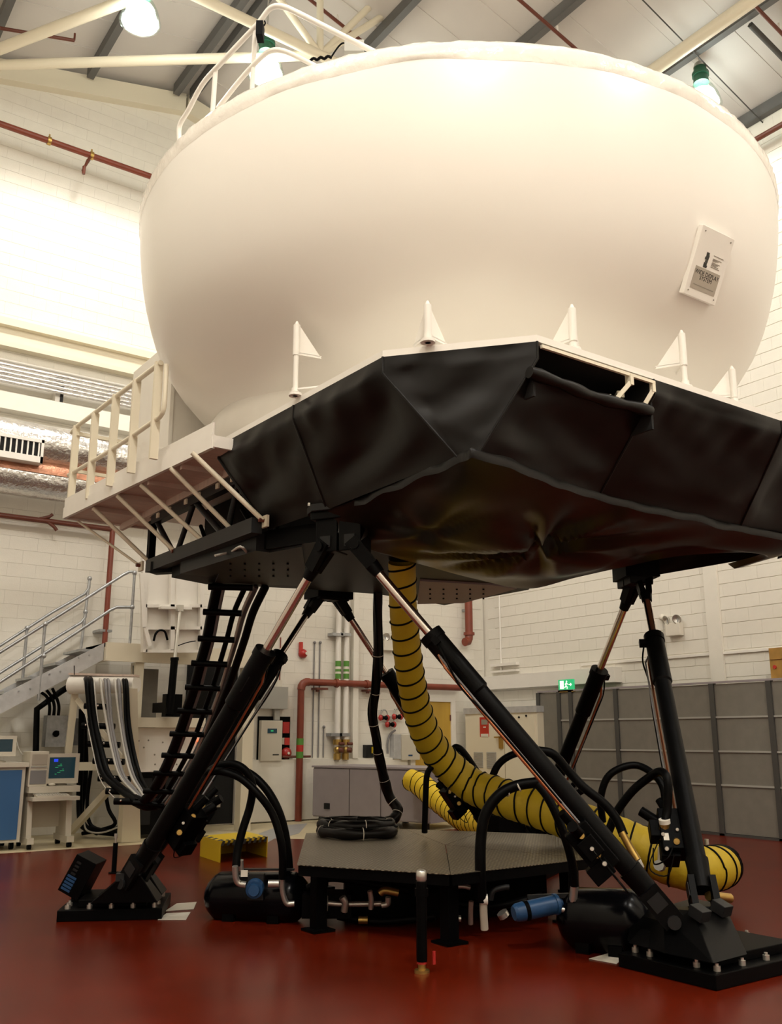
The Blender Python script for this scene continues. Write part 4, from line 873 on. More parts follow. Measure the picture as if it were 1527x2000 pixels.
# ================================================================== GANTRY, STAIRS, DRAWBRIDGE
GY = 14.6
gt = thing('access_gantry', 'cream steel access gantry with lower beam and panel at the back wall', 'gantry', (5.6, GY, 0))
zl = onY(230, 1257, GY).z; zlb = onY(230, 1292, GY).z; gx0 = onY(205, 1270, GY).x
G().box(gx0, 7.6, GY, YB-.3, zl-.06, zl).build('landing_floor', 'galv_pale', gt)
G().box(gx0, 7.6, GY-.06, GY, zlb, zl+.01).box(gx0, gx0+.06, GY, YB-.3, zlb, zl).build('landing_beam', 'cream_steel', gt)
px0, px1 = onY(262, 1340, GY).x, onY(279, 1340, GY).x
G().box(px0, px1, GY, GY+.2, 0, zlb).build('post', 'cream_steel', gt); G().box(7.3, 7.5, GY, GY+.2, 0, zlb).build('post', 'cream_steel', gt)
a, b_ = onY(259, 1401, GY-.3), onY(387, 1421, GY-.3)
G().box(a.x, b_.x+.1, GY-.35, GY-.05, b_.z, a.z).build('lower_beam', 'cream_steel', gt)
a, b_ = onY(262, 1421, GY-.2), onY(352, 1506, GY-.2)
lp_ = G().box(a.x, b_.x+.35, GY-.22, GY-.18, b_.z, a.z).build('lower_panel', 'white_paint', gt)
g = G()
for x, y in ((271, 1447), (290, 1446), (281, 1460), (302, 1474), (303, 1493), (345, 1493), (318, 1450)): p = onY(x, y, GY-.225); g.cyl(p, p+Vector((0, .01, 0)), .014, n=8)
g.build('bolt_hole', 'print_grey', lp_)
G().box(px1+.05, 6.0, GY+.6, GY+.64, 1.0, zlb-.05).build('back_panel', 'locker_grey', gt)
G().box(5.5, 6.6, GY-.1, GY+.5, .05, b_.z-.02).build('under_dark_box', 'dark_metal', gt)  # dark box filling the dark area below the panel
for x in (5.62, 6.0, 6.4): G().box(x-.08, x+.08, GY-.16, GY-.14, .2, b_.z-.1).build('under_panel', 'grey_metal', gt)
ol = onD(391, 1449, 12.6); t = thing('warning_light', 'small glowing orange warning light on the gantry panel', 'lamp', onY(391, 1449, GY-.2))
p = onY(391, 1449, GY-.25); G().sphere(p, .045, 12, 8).build('lens', 'orange_lamp', t); G().cyl(p+Vector((0, .03, -.02)), p+Vector((0, .08, -.02)), .05, n=10).build('base', 'white_paint', t)
G().obox(p+Vector((-.02, .10, -.0)), (.14, 0, 0), (0, .02, 0), (0, 0, .12)).build('mounting_plate', 'white_paint', t)
# stairs down to the left
st_ = thing('steel_stairs', 'galvanised steel stairs with tube handrails rising to the gantry', 'stairs', (3.0, 15, 0))
SY0, SY1 = GY+.05, YB-.35
top0 = onY(203, 1256, SY0); low0 = onY(36, 1350, SY0); sl = (low0-top0); sl = sl/abs(sl.x)     # unit run to the left
vt = abs(onY(203, 1256, SY0).z-onY(203, 1289, SY0).z)
endx = top0.z/abs(sl.z)-.05
for yy in (SY0, SY1):
    a = Vector((top0.x, yy, top0.z)); e = a+Vector((-endx, 0, -endx*abs(sl.z)))
    G().hexa([a+Vector((0, -.02, -vt)), a+Vector((0, .02, -vt)), e+Vector((0, .02, -.02)), e+Vector((0, -.02, -.02))], [a+Vector((0, -.02, 0)), a+Vector((0, .02, 0)), e+Vector((0, .02, .28)), e+Vector((0, -.02, .28))]).build('stringer', 'galv_pale', st_)
nst = 13
for k in range(nst):
    f_ = (k+.6)/nst; x = top0.x-endx*f_; z = top0.z-endx*abs(sl.z)*f_+.03
    G().box(x-.15, x+.13, SY0+.02, SY1-.02, z-.04, z).build('tread', 'galv', st_)
g = G()
for k in range(9):
    x = top0.x-.22-k*.42; z = top0.z-(top0.x-x)*abs(sl.z)
    for q in (0, .16): g.cyl((x-q, SY0-.03, z-.06-q*.1-(.03 if q else 0)), (x-q, SY0-.015, z-.06-q*.1-(.03 if q else 0)), .014, n=6)
g.build('bolt', 'galv', st_)
def rl(pix, Y, r=.024, nm='handrail', k=1): 
    pp = [onY(x, y, Y) for x, y in pix]; G().tube(smoothpath(pp, k) if k > 1 else pp, r, 8).build(nm, 'galv', st_)
rl([(-60, 1312), (0, 1274), (120, 1199), (240, 1123), (252, 1117), (261, 1117), (263, 1124)], SY0); rl([(-60, 1372), (0, 1332), (110, 1261), (215, 1192), (228, 1186), (260, 1186)], SY0)
rl([(263, 1118), (253, 1264)], SY0, nm='rail_post'); rl([(88, 1219), (75, 1368)], SY0, nm='rail_post')
rl([(-60, 1300), (0, 1261), (100, 1197), (165, 1160), (174, 1148), (175, 1128)], SY1, nm='handrail'); rl([(-60, 1352), (0, 1314), (100, 1251), (158, 1216), (167, 1205), (168, 1188)], SY1)
rl([(175, 1130), (158, 1266)], SY1, nm='rail_post'); rl([(53, 1226), (42, 1350)], SY1, nm='rail_post')
g = G()
for (x, y, Y) in ((88, 1219, SY0), (263, 1119, SY0), (85, 1281, SY0), (258, 1186, SY0), (175, 1130, SY1), (167, 1195, SY1), (53, 1227, SY1)): g.sphere(onY(x, y, Y), .042, 10, 6)
g.build('rail_joint', 'galv', st_)
# drawbridge, raised
dbY = 14.35
db = thing('drawbridge', 'raised white drawbridge panel hinged on the gantry landing', 'drawbridge', onY(335, 1274, dbY))
def B(x, y, o=0): return onY(x, y, dbY-o)
G().slab([B(281, 1090), B(281, 1274), B(392, 1274), B(392, 1090)], -.03).build('panel', 'white_paint', db)
for a, b_ in (((281, 1090), (281, 1274)), ((392, 1090), (393, 1274)), ((335, 1090), (335, 1270))): G().bar(B(*a, .06), B(*b_, .06), .07, .10, hint=(0, 1, 0)).build('rib', 'white_paint', db)
for y in (1184, 1227, 1272): G().bar(B(283, y, .06), B(392, y, .06), .10, .05).build('cross_rib', 'white_paint', db)
G().bar(B(276, 1120, .16), B(281, 1225, .16), .05, .06).build('side_arm', 'white_paint', db); G().bar(B(283, 1225, .15), B(292, 1262, .15), .05, .06).build('side_arm', 'white_paint', db)
G().bar(B(312, 1187, .14), B(372, 1189, .14), .12, .04).build('ram_plate', 'white_paint', db)
G().tube(smoothpath([B(300, 1252, .1), B(304, 1238, .12), B(312, 1231, .12), B(322, 1234, .12), B(327, 1250, .1)], 5), .018, 6).tube(smoothpath([B(345, 1262, .1), B(365, 1255, .1), B(382, 1252, .1)], 4), .008, 5).build('cable', 'black_rubber', db)
ram = thing('drawbridge_ram', 'black hydraulic ram that lifts the white drawbridge', 'hydraulic ram', onY(331, 1395, dbY-.4))
G().cyl(onY(351, 1192, dbY-.3), onY(341, 1288, dbY-.4), .028, n=10).build('rod', 'silver_fit', ram)
G().cyl(onY(341, 1286, dbY-.4), onY(331, 1395, dbY-.45), .058, n=14).cyl(onY(341, 1284, dbY-.4), onY(341, 1290, dbY-.4), .066, n=14).build('barrel', 'black_metal', ram)
p = onY(351, 1188, dbY-.3); G().obox(p, (.05, 0, 0), (0, .04, 0), (0, 0, .05)).build('rod_eye', 'silver_fit', ram)
p = onY(336, 1378, dbY-.35); G().obox(p, (.13, 0, 0), (0, .08, 0), (0, 0, .17)).build('mount', 'black_metal', ram); G().box(p.x-.1, p.x+.1, p.y, GY-.05, p.z-.1, p.z+.05).build('mount_arm', 'black_metal', ram)
# electrical box under the stairs
q = onY(108, 1428, 15.5); t = thing('switch_box', 'grey switch box with black rotary handle under the stairs', 'box', q)
bx = G().obox(q, (.17, 0, 0), (0, .1, 0), (0, 0, .24)).build('enclosure', 'galv', t)
G().cyl(q+Vector((-.02, -.1, -.04)), q+Vector((-.02, -.13, -.04)), .05, n=12).bar(q+Vector((-.05, -.14, -.08)), q+Vector((.01, -.14, 0)), .03, .03).build('rotary_handle', 'black_metal', t)
G().box(q.x+.2, q.x+.55, q.y-.05, q.y+.1, q.z-.22, q.z+.2).build('side_enclosure', 'galv', t)
for k in range(3): G().tube(smoothpath([onY(95+k*9, 1405, 15.5), onY(97+k*9, 1380, 15.5), onY(92+k*9, 1362, 15.5), onY(80+k*11, 1352-k*4, 15.5)], 5), .025, 6).build('cable', 'black_rubber', t)
G().tube([onY(70, 1468, 15.6), onY(72, 1385, 15.6), onY(120, 1350, 15.6), onY(160, 1325, 15.6)], .05, 8).build('cable', 'black_rubber', t)

# ------------------------------------------------------------------ desk with computer, blue cabinet with monitor
DY = 13.95
def Dk(x, y, o=0): return onY(x, y, DY+o)
desk = thing('computer_desk', 'beige wheeled computer desk by the drum stand', 'desk', (Dk(105, 1655).x, DY, 0))
a, b_ = Dk(57, 1537), Dk(156, 1546)
G().box(a.x, b_.x, DY, DY+.6, b_.z-.0, a.z).build('desk_top', 'beige_plastic', desk)
a2_, b2_ = Dk(64, 1551, -.12), Dk(155, 1562, -.12); G().box(a2_.x, b2_.x, DY-.14, DY+.3, b2_.z, (a2_.z+b2_.z)/2).build('keyboard_tray', 'beige_plastic', desk)
for x0, x1_ in ((a.x+.03, a.x+.10), (b_.x-.14, b_.x-.06)):
    G().hexa([(x0, DY+.05, .09), (x1_, DY+.05, .09), (x1_, DY+.55, .09), (x0, DY+.55, .09)], [(x0, DY+.15, b_.z), (x1_, DY+.15, b_.z), (x1_, DY+.5, b_.z), (x0, DY+.5, b_.z)]).box(x0-.01, x1_+.01, DY-.05, DY+.6, .07, .15).build('side_panel', 'beige_plastic', desk)
    for yy in (DY, DY+.54): G().cyl((x0+.01, yy, .035), (x1_-.01, yy, .035), .035, n=12).build('castor', 'black_rubber', desk)
G().box(a.x+.1, b_.x-.14, DY+.42, DY+.45, .25, b_.z-.05).build('modesty_panel', 'beige_plastic', desk)
zt_ = a.z
kb = thing('keyboard', 'beige keyboard on the sliding tray of the desk', 'keyboard', (a2_.x+.3, DY-.05, a2_.z))
zk = (a2_.z+b2_.z)/2
kbb = G().hexa([(a2_.x+.06, DY-.13, zk), (b2_.x-.14, DY-.13, zk), (b2_.x-.14, DY+.04, zk), (a2_.x+.06, DY+.04, zk)], [(a2_.x+.06, DY-.13, zk+.018), (b2_.x-.14, DY-.13, zk+.018), (b2_.x-.14, DY+.04, zk+.038), (a2_.x+.06, DY+.04, zk+.038)]).build('case', 'beige_plastic', kb)
g = G()
for r in range(4):
    for c in range(12): x = a2_.x+.08+c*(b2_.x-a2_.x-.24)/12; y = DY-.115+r*.036; zz = zk+.022+r*.0042; g.box(x, x+.02, y, y+.026, zz, zz+.008)
g.build('keys', 'cable_white', kb)
ms = thing('computer_mouse', 'beige computer mouse on the desk below the monitor', 'mouse', Dk(104, 1538)); q = Vector((Dk(104, 1537).x, DY+.08, zt_+.02))
G().sphere(q, .05, 12, 8, sc_=(1, 1, .4)).build('shell', 'beige_plastic', ms)
# monitor
def monitor(lab, x0, y0, x1_, y1, Y, zbase, green):
    a, b_ = onY(x0, y0, Y), onY(x1_, y1, Y); t = thing('monitor', lab, 'monitor', ((a.x+b_.x)/2, Y+.2, zbase))
    bw = (b_.x-a.x)*.11; g = G()
    g.box(a.x, a.x+bw, Y, Y+.06, b_.z, a.z).box(b_.x-bw, b_.x, Y, Y+.06, b_.z, a.z).box(a.x+bw, b_.x-bw, Y, Y+.06, a.z-bw, a.z).box(a.x+bw, b_.x-bw, Y, Y+.06, b_.z, b_.z+bw*1.3)
    g.build('bezel', 'beige_plastic', t)
    G().hexa([(a.x+.01, Y+.06, b_.z+.01), (b_.x-.01, Y+.06, b_.z+.01), (b_.x-.07, Y+.4, b_.z+.06), (a.x+.07, Y+.4, b_.z+.06)], [(a.x+.01, Y+.06, a.z-.01), (b_.x-.01, Y+.06, a.z-.01), (b_.x-.07, Y+.4, a.z-.06), (a.x+.07, Y+.4, a.z-.06)]).build('housing', 'beige_plastic', t)
    s_ = G().box(a.x+bw, b_.x-bw, Y+.02, Y+.03, b_.z+bw*1.3, a.z-bw).build('screen', 'screen', t)
    if green:
        w_, h_ = b_.x-a.x, a.z-b_.z; g = G()
        for k in range(7): xx = a.x+w_*(.3+.07*(k % 4)); zz = b_.z+h_*(.3+.055*k); g.box(xx, xx+w_*(.05+.04*(k % 3)), Y+.017, Y+.02, zz, zz+h_*.02)
        g.build('display_text', 'screen_text', s_); G().box(a.x+w_*.25, a.x+w_*.37, Y+.017, Y+.02, a.z-h_*.28, a.z-h_*.18).build('display_mark', 'screen_blue', s_)
    G().lathe(((a.x+b_.x)/2, Y+.2, zbase), [(.14, 0), (.14, .02), (.06, .03), (.06, max(.04, b_.z-zbase+.06))], 16).build('stand', 'beige_plastic', t)
    return t
monitor('beige CRT monitor with green text standing on the desk', 91, 1472, 152, 1529, DY+.08, zt_, True)
tw = thing('computer_tower', 'beige computer tower with dark drive bays beside the desk monitor', 'computer', Dk(74, 1537))
a, b_ = Dk(60, 1468, .06), Dk(91, 1536, .06); xs0, xs1 = a.x, b_.x
tb_ = G().box(xs0, xs1, DY+.06, DY+.50, zt_, a.z).build('case', 'beige_plastic', tw, bevel=.006)
h_ = a.z-zt_
G().box(xs0+.02, xs1-.02, DY+.05, DY+.06, zt_+h_*.07, zt_+h_*.46).build('lower_bezel', 'cable_grey', tw)
G().box(xs0+.03, xs1-.02, DY+.052, DY+.06, zt_+h_*.62, zt_+h_*.92).build('drive_bay', 'plate_grey', tw)
G().box(xs0+.02, xs1-.02, DY+.05, DY+.06, zt_+h_*.54, zt_+h_*.58).build('trim_strip', 'box_grey', tw)
bc = thing('blue_cabinet', 'cabinet with blue front and beige top at the left edge', 'cabinet', (3.3, 14.2, 0)); CYB = 14.0
tp = onY(48, 1498, CYB); rx = onY(46, 1560, CYB).x; zt2 = tp.z
G().box(2.4, rx, CYB+.02, CYB+.8, .10, zt2).build('carcass', 'beige_plastic', bc); G().box(2.42, rx-.05, CYB, CYB+.02, .14, zt2-.04).build('front_panel', 'blue_panel', bc)
G().box(2.4, rx+.03, CYB-.03, CYB+.82, zt2, zt2+.06).build('top', 'beige_plastic', bc)
for x in (2.6, rx-.1): G().cyl((x, CYB+.15, .05), (x+.05, CYB+.15, .05), .05, n=12).cyl((x, CYB+.65, .05), (x+.05, CYB+.65, .05), .05, n=12).build('castor', 'black_rubber', bc)
monitor('beige CRT monitor with dark screen on top of the blue cabinet', -30, 1437, 30, 1477, CYB+.15, zt2+.06, False)
G().tube(smoothpath([onY(30, 1440, CYB+.4), onY(40, 1470, CYB+.4), onY(55, 1475, CYB+.4)], 4), .008, 5).build('cable', 'cable_white', bc)

# ================================================================== BACK WALL FITTINGS
def W_(x, y, o=0): return onY(x, y, YB-o)
def wallbox(name, lab, cat, x0, y0, x1_, y1, d, m_, part='enclosure'):
    a, b_ = W_(x0, y0, d), W_(x1_, y1, d); t = thing(name, lab, cat, ((a.x+b_.x)/2, YB-d/2, b_.z)); G().box(a.x, b_.x, YB-d, YB, b_.z, a.z).build(part, m_, t, bevel=.004); return t, a, b_
# dark doorway
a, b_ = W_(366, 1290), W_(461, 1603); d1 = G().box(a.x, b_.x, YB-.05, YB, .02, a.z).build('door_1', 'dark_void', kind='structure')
q = W_(425, 1565, .06); G().obox(q, (.05, 0, 0), (0, .012, 0), (0, 0, .1)).build('door_plate', 'plate_grey', d1)
a, b_ = W_(463, 1290), W_(483, 1603); G().box(a.x, b_.x, YB-.12, YB, .0, a.z).build('trim_10', 'white_paint', kind='structure')
# timber door
a, b_ = W_(806, 1371), W_(879, 1560)
G().box(a.x, b_.x, YB-.05, YB, .02, W_(860, 1371).z).build('door_2', 'wood_door', kind='structure')
zt3 = W_(860, 1371).z
fr = G().box(b_.x, b_.x+.12, YB-.08, YB, 0, zt3+.08).box(a.x-.12, a.x, YB-.08, YB, 0, zt3+.08).box(a.x, b_.x, YB-.08, YB, zt3, zt3+.08).build('door_frame', 'white_paint', bpy.data.objects['door_2'])
g = G()
for zz in (.3, 1.1, 1.9): g.cyl((b_.x-.01, YB-.06, zz-.06), (b_.x-.01, YB-.06, zz+.06), .015, n=6)
g.build('hinge', 'brown_pipe', bpy.data.objects['door_2'])
# fire alarm panel
t, a, b_ = wallbox('fire_alarm', 'black board with cream fire alarm panel and red sounders on the back wall', 'alarm panel', 505, 1399, 565, 1488, .04, 'black_metal', 'backboard')
pa, pb = W_(511, 1407, .14), W_(550, 1486, .14); cab_ = G().box(pa.x, pb.x, YB-.14, YB-.04, pb.z, pa.z).build('panel_case', 'beige_plastic', t, bevel=.006)
q0, q1 = W_(523, 1423, .15), W_(541, 1432, .15); dsp = G().box(q0.x, q1.x, YB-.146, YB-.14, q1.z, q0.z).build('display', 'screen', cab_)
q0, q1 = W_(529, 1426, .15), W_(534, 1429, .15); G().box(q0.x, q1.x, YB-.15, YB-.146, q1.z, q0.z).build('indicator', 'screen_text', cab_)
q0, q1 = W_(533, 1473, .15), W_(545, 1475, .15); G().box(q0.x, q1.x, YB-.144, YB-.14, q1.z, q0.z).build('name_strip', 'print_black', cab_)
q0, q1 = W_(553, 1410, .1), W_(565, 1432, .1); G().box(q0.x, q1.x, YB-.10, YB-.04, q1.z, q0.z).build('red_module', 'red_plastic', t)
q0, q1 = W_(557, 1441, .1), W_(566, 1455, .1); G().box(q0.x, q1.x, YB-.09, YB-.04, q1.z, q0.z).build('call_point', 'red_sign', t)
q0, q1 = W_(552, 1441, .1), W_(557, 1454, .1); G().box(q0.x, q1.x, YB-.07, YB-.04, q1.z, q0.z).build('small_switch', 'beige_plastic', t)
q = W_(559, 1471, .05); G().lathe(q, [(.001, .09), (.03, .085), (.06, .07), (.10, .03), (.105, 0)], 20, axis=(0, -1, 0)).build('round_sounder', 'red_plastic', t)
G().cyl(q+Vector((0, -.085, 0)), q+Vector((0, -.1, 0)), .025, n=10).build('sounder_cap', 'paper', t)
q0, q1 = W_(528, 1488, .03), W_(534, 1520, .03); G().cyl((q0.x, YB-.03, q0.z), (q0.x, YB-.03, q1.z-.4), .03, n=8).build('conduit', 'galv', t)
G().tube(smoothpath([W_(516, 1488, .04), W_(522, 1510, .05), W_(531, 1525, .05), W_(536, 1560, .05)], 4), .012, 6).build('cable', 'black_rubber', t)
t, a, b_ = wallbox('junction_box', 'plain grey box on the back wall above the alarm panel', 'box', 508, 1340, 562, 1385, .15, 'box_grey')
G().box((a.x+b_.x)/2+.05, (a.x+b_.x)/2+.16, YB-.1, YB-.02, b_.z-.2, b_.z).build('cable_box', 'box_grey', t); G().tube([W_(548, 1245, .03), W_(546, 1330, .03)], .012, 6).build('conduit', 'red_pipe', t)
q = W_(545, 1335, .05); G().obox(q, (.05, 0, 0), (0, .04, 0), (0, 0, .06)).build('small_box', 'paper', t)
# red wall bell
q = W_(590, 1277, .02); t = thing('alarm_bell', 'small red alarm sounder high on the back wall', 'alarm bell', q)
G().lathe(q, [(.001, .14), (.04, .13), (.07, .09), (.09, .05), (.085, 0)], 16, axis=(0, -1, 0)).build('horn', 'red_plastic', t)
G().obox(q+Vector((-.05, -.03, .12)), (.03, 0, 0), (0, .03, 0), (0, 0, .10)).build('bracket', 'red_sign', t); G().cyl(q+Vector((.02, -.13, 0)), q+Vector((.02, -.15, 0)), .03, n=10).build('horn_tip', 'paper', t)
# red hydrant pipe
t = thing('red_pipe', 'red painted pipe standing on the floor and running along the back wall', 'pipe', W_(581, 1603, .15))
pb_, pt_ = W_(581, 1606, .15), W_(588, 1345, .15); pb_.x = pt_.x
hz0, hz1 = W_(600, 1332, .15), W_(893, 1338, .15); zz = hz0.z; r = .065
G().tube([(pt_.x, YB-.15, 0), (pt_.x, YB-.15, zz-.14)], r, 12).build('riser', 'red_pipe', t)
G().tube([(pt_.x, YB-.15, zz-.15), (pt_.x+.01, YB-.15, zz-.08), (pt_.x+.045, YB-.15, zz-.03), (pt_.x+.11, YB-.15, zz), (pt_.x+.17, YB-.15, zz)], r+.012, 12).build('elbow', 'red_pipe', t)
G().tube([(pt_.x+.15, YB-.15, zz), (13.0, YB-.15, zz)], r, 12).build('cross_pipe', 'red_pipe', t)
for x in (620, 718): q = W_(x, 1332, .15); G().box(q.x-.05, q.x+.2, YB-.22, YB, zz-.14, zz-.10).cyl((q.x, YB-.15, zz-.18), (q.x, YB-.15, zz-.1), .035, n=8).build('bracket', 'brown_pipe', t)
for x in (657, 716): q = W_(x, 1332, .15); G().cyl((q.x-.03, YB-.15, zz), (q.x+.03, YB-.15, zz), r+.02, n=12).build('coupling', 'red_pipe', t)
for zt_, mm in ((1.42, 'green_band'), (1.30, 'red_sign'), (1.18, 'green_band')): G().cyl((pt_.x, YB-.15, zt_-.06), (pt_.x, YB-.15, zt_+.06), r+.004, n=12).build('colour_band', mm, t)
q = W_(562, 1478, .1); G().cyl((pt_.x-.35, YB-.12, q.z), (pt_.x+.25, YB-.12, q.z), .022, n=8).build('valve_stem', 'brown_pipe', t)
# two white service pipes with green bands
for k, (x, lab) in enumerate(((660, 'left of two white service pipes with green bands on the back wall'), (676, 'right of two white service pipes with green bands on the back wall'))):
    q0, q1 = W_(x+2, 1165, .12), W_(x-2, 1488, .12); X = (q0.x+q1.x)/2; t = thing('service_pipe', lab, 'pipe', (X, YB-.12, q1.z), 'service pipes')
    G().cyl((X, YB-.12, 1.1), (X, YB-.12, 4.6), .055, n=12).build('pipe', 'white_paint', t)
    for ya, yb2, mm in ((1291, 1302, 'green_band'), (1302, 1307, 'paper'), (1307, 1312, 'green_band'), (1312, 1316, 'paper'), (1316, 1326, 'green_band')):
        G().cyl((X, YB-.12, W_(x, yb2, .12).z), (X, YB-.12, W_(x, ya, .12).z), .058, n=12).build('colour_band', mm, t)
    for y in (1240, 1435): z = W_(x, y, .12).z; G().box(X-.18, X+.06, YB-.2, YB, z-.03, z+.03).build('bracket', 'galv', t)
    z = W_(x, 1465, .12).z; G().cyl((X, YB-.12, z+.1), (X, YB-.12, z+.2), .085, n=10).sphere((X, YB-.14, z), .08, 10, 8).cyl((X, YB-.12, z-.18), (X, YB-.12, z-.06), .07, n=10).build('valve', 'brass', t)
    G().cyl((X-.02, YB-.22, z+.12), (X+.09, YB-.22, z+.12), .03, n=8).cyl((X, YB-.2, z), (X+.05, YB-.26, z), .05, n=8).build('valve_handle', 'brown_pipe', t)
G().box(W_(684, 1300).x, W_(694, 1300).x, YB-.12, YB, 1.1, 5).build('trim_11', 'wall_paint', kind='structure')
for k, (x, y0) in enumerate(((614, 1255), (625, 1255), (632, 1420))):
    q = W_(x, y0, .02); t = tag(G().cyl((q.x, YB-.02, 1.12), (q.x, YB-.02, q.z), .012, n=6).sphere((q.x, YB-.03, q.z), .03, 8, 6).build('wall_conduit', 'cable_grey', loc=(q.x, YB, 1.1)), ['left tall thin conduit beside the red riser', 'right tall thin conduit beside the red riser', 'short thin conduit ending halfway between the red riser and the white pipes'][k], 'conduit')
# ear defenders
for k, (x, y, lab) in enumerate(((750, 1400, 'left pair of red ear defenders hanging on the back wall'), (776, 1398, 'right pair of red ear defenders hanging on the back wall'), (763, 1413, 'lower middle pair of red ear defenders hanging on the back wall'))):
    q = W_(x, y, .1); t = thing('ear_defenders', lab, 'ear defenders', q, 'ear defenders on the back wall')
    arc = [q+Vector((math.cos(a)*.085, 0, .02+math.sin(a)*.12)) for a in np.linspace(0, math.pi, 11)]; G().tube(arc, .012, 6).build('headband', 'box_grey', t)
    for s_ in (-1, 1): c = q+Vector((s_*.085, 0, -.02)); G().sphere(c, .062, 12, 8, sc_=(.8, 1, 1)).build('ear_cup', 'red_plastic', t); G().sphere(c-Vector((s_*.035, 0, 0)), .05, 10, 6).build('cushion', 'black_rubber', t)
    G().cyl(q+Vector((0, -.02, .13)), (q.x, YB, q.z+.13), .01, n=6).build('hook', 'galv', t)
t, a, b_ = wallbox('isolator_box', 'dark isolator box with yellow handle low on the back wall', 'box', 715, 1455, 736, 1479, .12, 'grey_metal')
q = W_(729, 1465, .14); G().obox(q, (.03, 0, 0), (0, .02, 0), (0, 0, .06)).build('handle', 'yellow_paint', t)
t, a, b_ = wallbox('meter_box', 'narrow grey box beside a white box behind the cable bundle', 'box', 769, 1434, 784, 1482, .14, 'galv_pale')
G().tube(smoothpath([W_(757, 1472, .05), W_(757, 1450, .05), W_(762, 1434, .05), W_(772, 1426, .05)], 5), .02, 6).build('conduit', 'cable_grey', t)
t, a, b_ = wallbox('control_box', 'white control box between the narrow grey box and the yellow hose', 'box', 785, 1435, 820, 1484, .18, 'beige_plastic')
q0, q1 = W_(798, 1474, .19), W_(806, 1477, .19); G().box(q0.x, q1.x, YB-.184, YB-.18, q1.z, q0.z).build('label_strip', 'blue_paint', t)
def twinspot(lab, q, nrm, tang, wd):
    t = thing('emergency_light', lab, 'emergency light', q)
    n_, t_ = Vector(nrm), Vector(tang); G().obox(q+n_*.06, t_*wd, n_*.06, Vector((0, 0, wd*.72))).build('battery_box', 'paper', t, bevel=.008)
    for s_ in (-1, 1):
        c = q+n_*.1+t_*s_*wd*.72+Vector((0, 0, wd*1.15)); ax_ = (n_+t_*.25*s_+Vector((0, 0, -.25))).normalized()
        h = G().lathe(c, [(.001, -.05), (.04, -.04), (.075, .02), (.085, .03), (.085, .035), (.07, .03), (.03, .0), (.001, -.01)], 18, axis=ax_).build('spot_head', 'silver_fit', t)
        G().cyl(c-Vector((0, 0, .1)), c, .012, n=6).build('spot_bracket', 'galv', t)
twinspot('twin spot emergency light behind the yellow hose on the back wall', W_(756, 1261), (0, -1, 0), (1, 0, 0), .15)
# brown pipe drop with elbow at right of the back wall
q0, q1 = W_(916, 1100, .2), W_(916, 1238, .2); t = thing('down_pipe', 'brown down pipe with elbow near the far corner', 'pipe', q1); X = q1.x
G().cyl((X, YB-.2, q1.z), (X, YB-.2, 6.5), .085, n=14).build('pipe', 'red_pipe', t); G().cyl((X, YB-.2, q1.z-.03), (X, YB-.2, q1.z+.03), .12, n=14).build('flange', 'red_pipe', t); G().box(X-.03, X+.03, YB-.2, YB, q1.z+.5, q1.z+.55).build('wall_clip', 'galv', t)
G().tube([(X, YB-.2, q1.z), (X-.01, YB-.2, q1.z-.1), (X-.06, YB-.22, q1.z-.17), (X-.16, YB-.24, q1.z-.19)], .09, 12).build('elbow', 'red_pipe', t)
t = thing('pipe_guard', 'white bracket and conduit on the right wall near the far corner', 'bracket', onX(980, 1305, XR))
a, b_ = onX(957, 1300, XR-.1), onX(1008, 1310, XR-.1); G().box(XR-.1, XR, b_.y, a.y, a.z-.03, a.z+.03).box(XR-.1, XR, b_.y, a.y, a.z-.16, a.z-.12).build('bracket', 'white_paint', t)
# --- upper left: sprinkler pipe, ledge services, ducts
t = thing('sprinkler_main', 'brown sprinkler pipe running across the upper back wall', 'pipe', (4, YB-.55, 11.7)); q0, q1 = onY(0, 243, YB-.55), onY(290, 342, YB-.55); zz = (q0.z+q1.z)/2
G().cyl((XL, YB-.55, zz), (13.5, YB-.55, zz), .055, n=12).build('pipe', 'red_pipe', t)
for x in (96, 181): q = onY(x, 275, YB-.55); G().cyl((q.x-.03, YB-.55, zz), (q.x+.03, YB-.55, zz), .075, n=12).box(q.x-.012, q.x+.012, YB-.56, YB-.54, zz, zz+.13).build('pipe_clip', 'brass', t)
q = onY(180, 303, YB-.55); e = onY(164, 330, YB-.75); G().tube([(q.x, YB-.55, zz), (q.x-.1, YB-.65, zz-.18), e], .022, 6).cyl(e+Vector((0, 0, -.1)), e+Vector((0, 0, .05)), .03, n=8).build('sprinkler_drop', 'brown_pipe', t)
G().cyl((q.x, YB-.55, zz), (q.x, YB, zz), .02, n=6).build('wall_bracket', 'brown_pipe', t)
ct = thing('cable_tray', 'bundle of thin silver pipes under the cream ledge on the back wall', 'cable tray', (4, YB-.3, 7.2))
z0_, z1_ = onY(0, 702, YB-.3).z, onY(0, 742, YB-.3).z
for k in range(6): zz = z0_+(z1_-z0_)*k/5; G().cyl((XL+.02, YB-.3, zz), (9, YB-.3, zz), .032, n=8).build('pipe', 'foil' if k else 'cable_white', ct)
for px in (120, 282): q = onY(px, 770 if px == 120 else 800, YB-.2); G().box(q.x-.10, q.x+.02, YB-.2, YB, q.z-.28, z0_).build('bracket', 'white_paint', ct); G().box(q.x-.02, q.x+.03, YB-.22, YB-.19, q.z-.2, q.z+.2).build('bracket_slot', 'grey_metal', ct)
ad = thing('air_duct', 'upper silver foil duct with slotted grille at the left', 'duct', (4, 15.1, 5.8)); q0, q1 = onY(0, 812, 15.0), onY(0, 893, 15.0); zc, r = (q0.z+q1.z)/2, (q0.z-q1.z)/2
